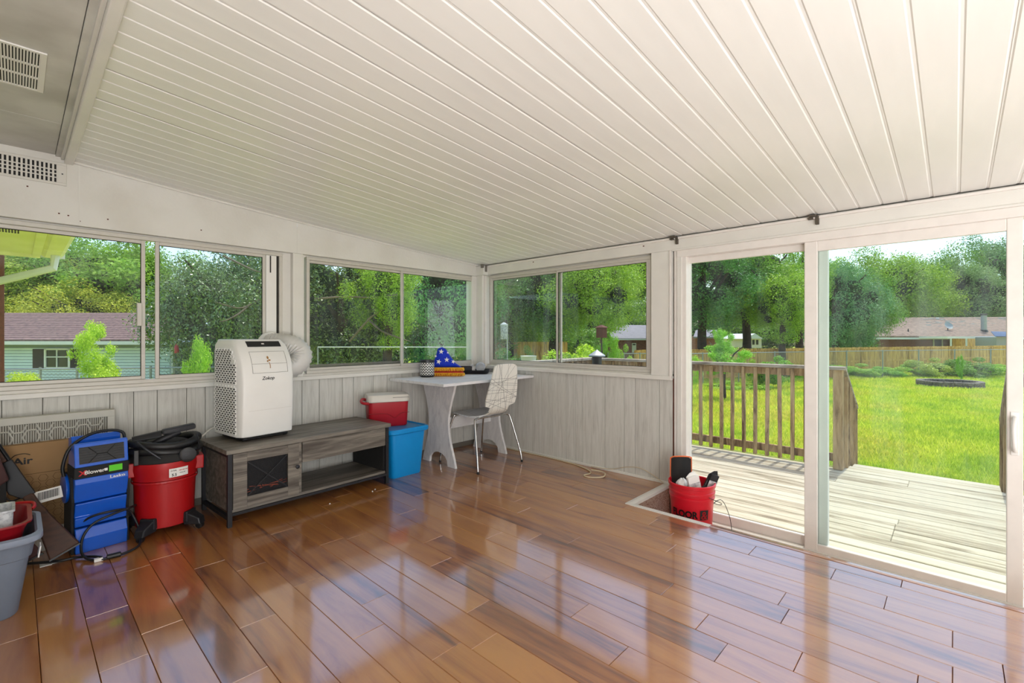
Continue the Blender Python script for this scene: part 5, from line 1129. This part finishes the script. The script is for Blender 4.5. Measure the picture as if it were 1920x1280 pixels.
# ---- smoker on the deck (seen through the right-hand window)
sm = thing('smoker_grill', 'black smoker grill on the deck with a pale lid and a cone-capped chimney', 'grill', (1.35, -.62, -.27))
MB().lathe([(.07, .80), (.07, 1.30)], (0, 0, 0), 20).xf(lambda p: Vector((p.x*.85, p.y*.85, p.z-.07))).build('chimney', 'black', sm, smooth=40)
MB().lathe([(.105, 1.225), (.10, 1.24), (.012, 1.30), (.001, 1.31)], n=24).build('chimney_cap', 'galvanised', sm, smooth=30)
bb = [(.0, .62+.5*0)]; arc = [(.26*math.cos(R(a)), .78+.26*math.sin(R(a))*1.0) for a in range(0, 360, 20)]
MB().prism([(y, z) for y, z in arc], 'x', -.12, .72).xf(lambda p: Vector((p.x-.25, p.y+.32, p.z))).build('barrel', 'black', sm, smooth=40)
lid = [(.275*math.cos(R(a)), .80+.275*math.sin(R(a))) for a in range(10, 175, 11)]
MB().prism(lid+[(y*.96, .80+(z-.80)*.96) for y, z in reversed(lid)], 'x', -.10, .70).xf(lambda p: Vector((p.x-.25, p.y+.32, p.z+.02))).build('lid', 'eave_white', sm, smooth=40)
for (x, y) in ((-.3, .1), (-.3, .5), (.4, .1), (.4, .5)): MB().tube([(x, y, 0), (x*.9, .32+(y-.32)*.8, .65)], .018, 8).build('leg', 'black', sm)
# ---- yard things beyond the windows
def Dbox(px0, px1, py0, py1, d, dep, mb=None):
    """box facing the room at view distance d"""
    mb = mb or MB(); a, b_, c, e = at(px0, py1, d), at(px1, py1, d), at(px1, py0, d), at(px0, py0, d); k = Vector((FW[0]*dep, FW[1]*dep, 0))
    return mb.hexa([a, b_, b_+k, a+k], [e, c, c+k, e+k])
bs = thing('birdbath', 'shallow white bowl on a slim stand outside the right-hand window', 'birdbath', at(991, HY, 8.5)*1.0)
bz = bs.location.z; zz = lambda py: 1.2+(HY-py)/F*8.5-bz; gz_ = GZ-bz
MB().lathe([(.04, zz(679)), (.13, zz(676)), (.145, zz(668)), (.15, zz(667)), (.13, zz(669)), (.02, zz(674))], n=28).build('bowl', 'offwhite', bs, smooth=40)
MB().lathe([(.10, gz_), (.03, gz_+.05), (.03, zz(679))], n=12).build('stand', 'dark_metal', bs, smooth=40)
def pole_thing(name, label, cat, px, d, py_top, parts_fn):
    p = at(px, HY, d); t = thing(name, label, cat, (p.x, p.y, GZ)); parts_fn(t, d); return t
def zr(py, d): return 1.2+(HY-py)/F*d-GZ
def feeder1(t, d):
    MB().lathe([(.07, zr(636, d)), (.075, zr(635, d)), (.075, zr(611, d)), (.07, zr(610, d))], n=18).build('seed_tube', 'paper', t, smooth=40, label='mesh seed tube')
    MB().lathe([(.085, zr(611, d)), (.085, zr(608, d)), (.01, zr(604, d))], n=18).build('roof', 'eave_white', t, smooth=40)
    MB().tube([(.1, 0, 0), (.1, 0, zr(607, d))], .012, 8).build('pole', 'eave_white', t)
    MB().tube([(0, 0, zr(605, d)), (.05, 0, zr(600, d)), (.1, 0, zr(607, d))], .008, 6).build('hook', 'rust_brown', t)
pole_thing('bird_feeder', 'cylindrical bird feeder with a white cap on a white pole, right of the corner post', 'bird feeder', 945, 10, 607, feeder1)
def feeder2(t, d):
    MB().box(-.10, .10, -.10, .10, zr(633, d), zr(614, d)).build('seed_box', 'rust_brown', t, bevel=.01)
    MB().hexa([(-.13, -.13, zr(614, d)), (.13, -.13, zr(614, d)), (.13, .13, zr(614, d)), (-.13, .13, zr(614, d))], [(-.02, -.02, zr(609, d)), (.02, -.02, zr(609, d)), (.02, .02, zr(609, d)), (-.02, .02, zr(609, d))]).build('roof', 'rust_brown', t)
    MB().tube([(0, 0, 0), (0, 0, zr(633, d))], .02, 8).build('pole', 'bark', t)
pole_thing('bird_house', 'red-brown wooden bird house on a pole above the smoker chimney', 'bird house', 1128, 12, 609, feeder2)
def feeder3(t, d):
    MB().lathe([(.05, zr(662, d)), (.06, zr(655, d)), (.04, zr(648, d)), (.01, zr(644, d))], n=14).build('nectar_jar', 'red_plastic', t, smooth=40)
    MB().tube([(.12, 0, 0), (.12, 0, zr(640, d)), (.06, 0, zr(637, d)), (0, 0, zr(644, d))], .008, 6).build('hook_pole', 'dark_metal', t)
pole_thing('hummingbird_feeder', 'small red hanging feeder right of the blue house corner', 'bird feeder', 331, 12.5, 644, feeder3)
pl_ = thing('above_ground_pool', 'teal above-ground pool edge with white supports beyond the blue house corner', 'pool', at(400, HY, 22)*1)
for (n_, py0, py1, m_, dd) in (('pool_wall', 677, 705, 'pool_teal', .0), ('top_rail', 668, 671, 'eave_white', -.1), ('liner_band', 671, 676, 'pool_teal', -.05)):
    zt = 1.2+(HY-py0)/F*22-pl_.location.z; zb = max(1.2+(HY-py1)/F*22, GZ-.2)-pl_.location.z
    MB().lathe([(2.2-dd, zb), (2.2-dd, zt), (2.1-dd, zt), (2.1-dd, zb)], n=36).build(n_, m_, pl_, smooth=30)
for k in range(12):
    a = k*PI/6; MB().box(2.22*math.cos(a)-.04, 2.22*math.cos(a)+.04, 2.22*math.sin(a)-.04, 2.22*math.sin(a)+.04, GZ-.2-pl_.location.z, 1.2-40/F*22-pl_.location.z).build('support', 'eave_white', pl_)
gc = thing('garden_chair', 'white garden chair on the grass before the teal pool', 'chair', at(352, HY, 17)); gl = GZ-gc.location.z
MB().box(-.25, .25, -.25, .25, gl+.4, gl+.44).build('seat', 'eave_white', gc); MB().box(-.25, .25, .22, .26, gl+.44, gl+.85).build('backrest', 'eave_white', gc)
for sx in (-.22, .22):
    for sy in (-.22, .22): MB().box(sx-.02, sx+.02, sy-.02, sy+.02, gl, gl+.4).build('leg', 'eave_white', gc)

cl = thing('garden_rail', 'thin white horizontal rail on slim posts among the trees in the second window', 'railing')
ra, rb_ = at(596, 650.5, 9.5), at(905, 650.5, 9.5)
MB().tube([ra, rb_], .011, 6).build('rail', 'eave_white', cl)
for q in (.0, .5, 1.0): p = ra.lerp(rb_, q); MB().tube([(p.x, p.y, GZ), (p.x, p.y, p.z)], .012, 6).build('post', 'galvanised', cl)
# ---- own house: eave, gutter, downspout, brick corner
ev = thing('house_eave', 'white house eave tinted yellow by painted grass bounce, with vent and gutter at the top left of the left window', 'eave', (0, 0, 0))
MB().box(-5.6, -3.50, .2, 5.05, 2.30, 2.32).build('soffit_board', 'eave_grass_bounce', ev)
MB().box(-3.50, -3.42, .2, 5.2, 2.27, 2.33).build('trim_strip', 'eave_grass_bounce', ev, bevel=.004)
MB().box(-5.6, -3.42, 5.05, 5.12, 2.26, 2.6).build('gable_board', 'eave_grass_bounce', ev)
MB().prism([(-3.40, 2.46), (-3.40, 2.34), (-3.36, 2.31), (-3.24, 2.31), (-3.20, 2.36), (-3.19, 2.46), (-3.175, 2.46), (-3.18, 2.34), (-3.23, 2.29), (-3.37, 2.29), (-3.42, 2.33), (-3.42, 2.46)], 'y', .2, 5.25).build('gutter', 'eave_grass_bounce', ev)
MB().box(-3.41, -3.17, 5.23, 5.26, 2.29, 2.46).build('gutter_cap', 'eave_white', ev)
for y in (1.6, 3.2, 4.4): MB().box(-3.40, -3.2, y, y+.03, 2.284, 2.29).build('gutter_band', 'eave_grass_bounce', ev)
MB().tube([(-3.28, 4.9, 2.30), (-3.30, 4.9, 2.12), (-3.62, 4.95, 1.98), (-3.86, 5.0, 1.88), (-3.95, 5.02, 1.84)], .048, 8).build('downspout', 'eave_white', ev)
sl_ = MB()
for i in range(14):
    for j in range(3): sl_.box(-3.92+i*.022, -3.908+i*.022, 2.98+j*.14, 3.09+j*.14, 2.296, 2.301)
sl_.build('vent_slots', 'black_matte', ev, kind='stuff')
hb = tag(MB().box(-8, -3.752, 5.3, 5.45, GZ, 2.3).build('house_corner', 'brown_brick', None), 'red-brown house corner at the far left edge of the left window', 'wall')
roof = MB().box(-8, -3.2, .2, 5.3, 2.62, 2.7).build('own_roof', 'shingle_brown'); tag(roof, 'brown shingle roof edge above the bounce-tinted eave', 'roof')

# ---- neighbour's house on the left
nh = thing('neighbour_house', 'light blue sided bungalow with brown shingle roof and dark shutters, in the left window', 'house')
dH = 15.5
Dbox(-420, 322, 646, 780, dH, 7).build('wall', 'siding_lap_shade', nh)  # darker backing paints the lap shade lines between the siding boards
sd_ = MB()
for i in range(22):
    py = 652+i*5.6; Dbox(-420, 321, py, py+4.7, dH-.03, .04, sd_)
sd_.build('siding_boards', 'siding', nh, kind='stuff')
Dbox(318, 324, 646, 780, dH-.03, .1).build('corner_trim', 'eave_white', nh)
a, b_ = at(-440, 641, dH-.5), at(333, 641, dH-.5); e, c = at(-440, 589, dH+3.2), at(338, 592, dH+3.2); a2, b2 = at(-440, 641, dH-.5)+Vector((FW[0]*8.5, FW[1]*8.5, 0)), at(333, 641, dH-.5)+Vector((FW[0]*8.5, FW[1]*8.5, 0))
e.z = c.z = 1.2+(HY-590)/F*(dH+3.2)
MB().hexa([a, b_, c, e], [v+Vector((0, 0, .08)) for v in (a, b_, c, e)]).build('roof_slope', 'shingle_brown', nh)
MB().hexa([e, c, b2, a2], [v+Vector((0, 0, .08)) for v in (e, c, b2, a2)]).build('roof_slope', 'shingle_brown', nh)
MB().add([b_, c, b2], [(0, 1, 2)]).build('gable', 'siding', nh, fix=False)
Dbox(-440, 334, 639.5, 646, dH-.52, .03).build('fascia', 'eave_white', nh)
sh = MB()
for i in range(1, 15):
    t = i/15; p, q = a.lerp(e, t)+Vector((0, 0, .085)), b_.lerp(c, t)+Vector((0, 0, .085)); sh.tube([p, q], .012, 4)
sh.build('shingle_courses', 'shingle_brown', nh, kind='stuff')
wn = bpy.data.objects.new('window', None); C.objects.link(wn); wn.parent = nh
Dbox(83, 130, 654, 690, dH-.04, .03).build('glass', 'far_glass', wn)
for (x0, x1, y0, y1) in ((82, 86, 653, 691), (127, 131, 653, 691), (82, 131, 653, 656), (82, 131, 688, 691), (105, 107, 655, 689), (84, 129, 668, 670)): Dbox(x0, x1, y0, y1, dH-.07, .03).build('window_frame', 'eave_white', wn)
for (x0, x1) in ((61, 81), (132, 150)): Dbox(x0, x1, 654, 690, dH-.05, .03).build('shutter', 'shutter', nh)
# chain-link fence by the neighbour
def chain_fence(name, label, x0, x1, d0, d1, ztop, zbot, n_posts, wires=True):
    t = thing(name, label, 'fence'); P = [at(x0+(x1-x0)*i/n_posts, HY, d0+(d1-d0)*i/n_posts) for i in range(n_posts+1)]
    MB().tube([(p.x, p.y, ztop) for p in P], .022, 6).build('top_rail', 'galvanised', t)
    for p in P: MB().tube([(p.x, p.y, zbot), (p.x, p.y, ztop+.05)], .03, 6).build('post', 'galvanised', t)
    w = MB(); A, B = Vector((P[0].x, P[0].y, 0)), Vector((P[-1].x, P[-1].y, 0)); L_ = (B-A).length; u = (B-A)/L_; h = ztop-zbot; s = -h
    while s < L_:
        for sg in (1, -1):
            s0, s1 = s, s+h; z0, z1 = (zbot, ztop) if sg > 0 else (ztop, zbot)
            if s0 < 0: z0 = z0+(z1-z0)*(-s0)/h; s0 = 0
            if s1 > L_: z1 = z0+(z1-z0)*(L_-s0)/(s1-s0); s1 = L_
            p, q = A+u*s0, A+u*s1; w.add([(p.x, p.y, z0-.004), (q.x, q.y, z1-.004), (q.x, q.y, z1+.004), (p.x, p.y, z0+.004)], [(0, 1, 2, 3)])
        s += .09
    w.build('wire_mesh', 'galvanised', t, kind='stuff', fix=False)
    return t
chain_fence('wire_fence', 'grey chain-link fence before the blue neighbouring house', -200, 420, 11, 12.5, .39, GZ, 9)
chain_fence('wire_fence', 'chain-link fence with galvanised posts along the back of the lawn', 1250, 2060, 21, 31, .42, GZ-.2, 12)
# ---- wooden privacy fence
wf = thing('privacy_fence', 'long tan wooden picket privacy fence behind the lawn', 'fence')
A, B = at(1190, HY, 23), at(2150, HY, 44); A.z = B.z = 0; u = (B-A).normalized(); L_ = (B-A).length; nv = Vector((-u.y, u.x, 0))*.012; s = 0; k = 0; pk = MB()
near = []
while s < L_:
    p = A+u*s; q = p+u*.136; zt = .545+random.uniform(-.012, .012); zb = GZ-.2
    mb = MB().hexa([p-nv+Vector((0, 0, zb)), q-nv+Vector((0, 0, zb)), q+nv+Vector((0, 0, zb)), p+nv+Vector((0, 0, zb))], [p-nv+Vector((0, 0, zt)), q-nv+Vector((0, 0, zt)), q+nv+Vector((0, 0, zt)), p+nv+Vector((0, 0, zt))])
    mb.build('picket', 'fence_wood', wf, fix=False); s += .142; k += 1
for z in (.35, -.35, -1.0): MB().hexa([A-nv*3+Vector((0, 0, z)), B-nv*3+Vector((0, 0, z)), B-nv+Vector((0, 0, z)), A-nv+Vector((0, 0, z))], [A-nv*3+Vector((0, 0, z+.08)), B-nv*3+Vector((0, 0, z+.08)), B-nv+Vector((0, 0, z+.08)), A-nv+Vector((0, 0, z+.08))]).build('rail', 'fence_wood', wf)
s = 0
while s < L_: p = A+u*s-nv*5; MB().box(p.x-.05, p.x+.05, p.y-.05, p.y+.05, GZ-.2, .5).build('post', 'fence_wood', wf); s += 2.4
w2f = thing('privacy_fence', 'yellowish wooden fence half hidden by shrubs beyond the right-hand window', 'fence')
A, B = at(900, HY, 22), at(1062, HY, 23.5); A.z = B.z = 0; u = (B-A).normalized(); L_ = (B-A).length; nv = Vector((-u.y, u.x, 0))*.012; s = 0
while s < L_:
    p = A+u*s; q = p+u*.136; zt = .95; zb = GZ-.2
    MB().hexa([p-nv+Vector((0, 0, zb)), q-nv+Vector((0, 0, zb)), q+nv+Vector((0, 0, zb)), p+nv+Vector((0, 0, zb))], [p-nv+Vector((0, 0, zt)), q-nv+Vector((0, 0, zt)), q+nv+Vector((0, 0, zt)), p+nv+Vector((0, 0, zt))]).build('picket', 'fence_wood', w2f, fix=False); s += .142
# ---- stone ring
sr = thing('stone_ring', 'round fire-pit ring of grey stone blocks on the lawn', 'fire pit', (24.85, -3.7, gh(24.85, -3.7)))
for lay in range(2):
    for k in range(20):
        a0 = 2*PI*(k+.5*lay)/20; a1 = a0+2*PI/20*.94; r0, r1 = .92, 1.14; z0 = lay*.15; 
        ring = [(r0*math.cos(a0), r0*math.sin(a0)), (r0*math.cos(a1), r0*math.sin(a1)), (r1*math.cos(a1), r1*math.sin(a1)), (r1*math.cos(a0), r1*math.sin(a0))]
        dz = random.uniform(-.01, .01); loft([[(x, y, z0) for x, y in ring], [(x, y, z0+.14+dz) for x, y in ring]]).build('stone_block', 'stone', sr, bevel=.02, seg=1)
MB().lathe([(.92, .0), (.92, .06)], n=20).build('soil_bed', 'soil', sr)
# ---- tan roofed house on the right
rh = thing('ranch_house', 'brick ranch house with a long tan shingle roof beyond the wooden fence', 'house')
dR = 50
Dbox(1648, 2300, 634, 668, dR, 9).build('wall', 'brick_far', rh)
def rp(px, py, d): return at(px, py, d)
ev0, ev1, rd0, rd1 = rp(1633, 632, dR-.8), rp(2300, 636, dR-.8), rp(1657, 597.5, dR+4.5), rp(2300, 594, dR+4.5)
bk0, bk1 = rp(1633, 632, dR-.8)+Vector((FW[0]*10.5, FW[1]*10.5, 0)), rp(2300, 636, dR-.8)+Vector((FW[0]*10.5, FW[1]*10.5, 0))
up = Vector((0, 0, .14))
MB().hexa([ev0, ev1, rd1, rd0], [v+up for v in (ev0, ev1, rd1, rd0)]).build('roof_slope', 'shingle_tan', rh)
MB().hexa([rd0, rd1, bk1, bk0], [v+up for v in (rd0, rd1, bk1, bk0)]).build('roof_slope', 'shingle_tan', rh)
MB().add([ev0, rd0, bk0], [(0, 1, 2)]).build('gable', 'shingle_tan', rh, fix=False)
Dbox(1633, 2300, 632.5, 636, dR-.85, .05).build('fascia', 'eave_white', rh)
st = MB(); rr = random.Random(4)
for i in range(1, 16):
    t = i/16; p, q = ev0.lerp(rd0, t)+up, ev1.lerp(rd1, t)+up; st.tube([p, q], .03, 4)
st.build('shingle_courses', 'shingle_tan', rh, kind='stuff')
lf = MB()
for i in range(40):
    t = rr.uniform(.45, .97); sx = rr.uniform(.12, .42); p = ev0.lerp(rd0, t).lerp(ev1.lerp(rd1, t), sx*.95)+up*1.1
    lf.box(p.x-.25, p.x+.25, p.y-.05, p.y+.05, p.z, p.z+.05, rot=(0, 0, TH-PI/2))
lf.build('lifted_shingles', 'offwhite', rh, kind='stuff')
def onroof(px, t): 
    p, q = ev0.lerp(rd0, t), ev1.lerp(rd1, t); s = (px-1640)/(2300-1640); return p.lerp(q, s)+up
p = onroof(1777, .28); b = thing('satellite_dish', 'grey satellite dish on the tan roof', 'dish', p)
MB().lathe([(.02, 0), (.25, .03), (.42, .12), (.43, .13), (.25, .05), (.02, .02)], n=24).xf(lambda v: Matrix.Rotation(TH-PI/2, 3, 'Z')@(Matrix.Rotation(R(62), 3, 'X')@v)+Vector((0, 0, .5))).build('reflector', 'galvanised', b, smooth=60)
MB().tube([(0, 0, -.1), (0, 0, .5)], .04, 8).build('mast', 'dark_metal', b)
p = onroof(1845, .25); b = thing('stove_pipe', 'tall dark stove pipe with a cap on the tan roof', 'pipe', p)
MB().lathe([(.24, -.3), (.24, 1.75)], n=20).build('pipe', 'galvanised', b, smooth=40); MB().lathe([(.30, 1.72), (.30, 1.85), (.25, 1.9)], n=20).build('cap', 'dark_metal', b, smooth=40); MB().lathe([(.4, -.2), (.3, .15)], n=20).build('flashing', 'dark_metal', b)
p = onroof(1704, .22); b = thing('roof_vent', 'tiny black vent pipe low on the tan roof', 'vent', p); MB().lathe([(.14, -.1), (.05, .1), (.05, .3)], n=10).build('vent_pipe', 'black', b)
p = onroof(1745, .90); b = thing('roof_vent', 'small white box vent near the ridge of the tan roof', 'vent', p); MB().box(-.2, .2, -.15, .15, -.05, .18).build('vent_box', 'offwhite', b, bevel=.02)
aw = thing('porch_awning', 'white flat porch awning on posts in front of the tan roofed house', 'awning')
Dbox(1776, 1868, 630.5, 634.5, dR-4, 3.2).build('awning_roof', 'sticker', aw)
for px in (1783, 1812, 1840, 1864): q = at(px, HY, dR-3.9); MB().box(q.x-.07, q.x+.07, q.y-.07, q.y+.07, GZ-.2, 1.02).build('post', 'eave_white', aw)
Dbox(1786, 1862, 634.5, 650, dR-1.0, .1).build('porch_back', 'fence_wood', aw)
for px in (1752,): Dbox(px, px+14, 634, 650, dR-.05, .06).build('window', 'far_glass', rh); Dbox(px-2, px, 633, 650, dR-.07, .06).build('window_frame', 'eave_white', rh); Dbox(px+14, px+16, 633, 650, dR-.07, .06).build('window_frame', 'eave_white', rh)
sp = thing('solar_shed', 'small blue-grey shed with a tilted solar panel at the right of the porch awning', 'shed')
Dbox(1868, 1905, 632, 668, dR-6, 2).build('shed_wall', 'galvanised', sp)
q = [at(1858, 621, dR-6), at(1905, 622, dR-6), at(1905, 630, dR-6.6), at(1866, 630, dR-6.6)]
MB().hexa([v-Vector((0, 0, .06)) for v in q], q).build('solar_panel', 'solar', sp)
# ---- brick house beyond the right-hand window
bh = thing('brick_house', 'brick house with grey roof and pale door seen in the right-hand window', 'house')
dB = 30
Dbox(1148, 1290, 636, 680, dB, 6).build('wall', 'brick_far', bh)
e0, e1, r0, r1 = at(1146, 637, dB-.6), at(1290, 637, dB-.6), at(1140, 611, dB+4), at(1290, 613, dB+4)
MB().hexa([e0, e1, r1, r0], [v+Vector((0, 0, .1)) for v in (e0, e1, r1, r0)]).build('roof_slope', 'shingle_grey', bh)
k8 = Vector((FW[0]*9, FW[1]*9, 0)); MB().hexa([r0, r1, e1+k8, e0+k8], [v+Vector((0, 0, .1)) for v in (r0, r1, e1+k8, e0+k8)]).build('roof_slope', 'shingle_grey', bh)
Dbox(1146, 1290, 635, 637.5, dB-.65, .05).build('fascia', 'eave_white', bh)
Dbox(1185, 1193, 643, 661, dB-.06, .06).build('door', 'eave_white', bh); Dbox(1186.5, 1191.5, 644.5, 647, dB-.08, .03).build('door_window', 'far_glass', bh)
chain_fence('wire_fence', 'dark wire fence in front of the brick house beyond the right-hand window', 1140, 1260, 20, 20, .48, GZ, 4)
# far white gable house between the trees behind the left door pane
gh_ = thing('far_house', 'distant pale house with a white gable, glimpsed between the trunks in the left door pane', 'house')
Dbox(1398, 1428, 634, 652, 45, 5).build('wall', 'offwhite', gh_); q = [at(1394, 635, 44.6), at(1431, 635, 44.6), at(1416, 625, 44.6)]; kk = Vector((FW[0]*5, FW[1]*5, 0))
MB().add(q+[v+kk for v in q], [(0, 1, 2), (5, 4, 3), (0, 3, 4, 1), (1, 4, 5, 2), (2, 5, 3, 0)]).build('roof', 'eave_white', gh_)
for px in (1411, 1418): Dbox(px, px+4, 637, 646, 44.95, .06).build('window', 'far_glass', gh_)
gh2 = thing('far_house', 'distant red brick house in shade at the left edge of the left door pane', 'house')
Dbox(1304, 1345, 630, 655, 45, 5).build('wall', 'brick_far', gh2); q = [at(1300, 631, 44.5), at(1350, 631, 44.5), at(1345, 618, 47.5), at(1305, 618, 47.5)]
MB().hexa([v-Vector((0, 0, .15)) for v in q], q).build('roof', 'shingle_grey', gh2); Dbox(1318, 1324, 638, 648, 44.95, .06).build('window', 'far_glass', gh2)
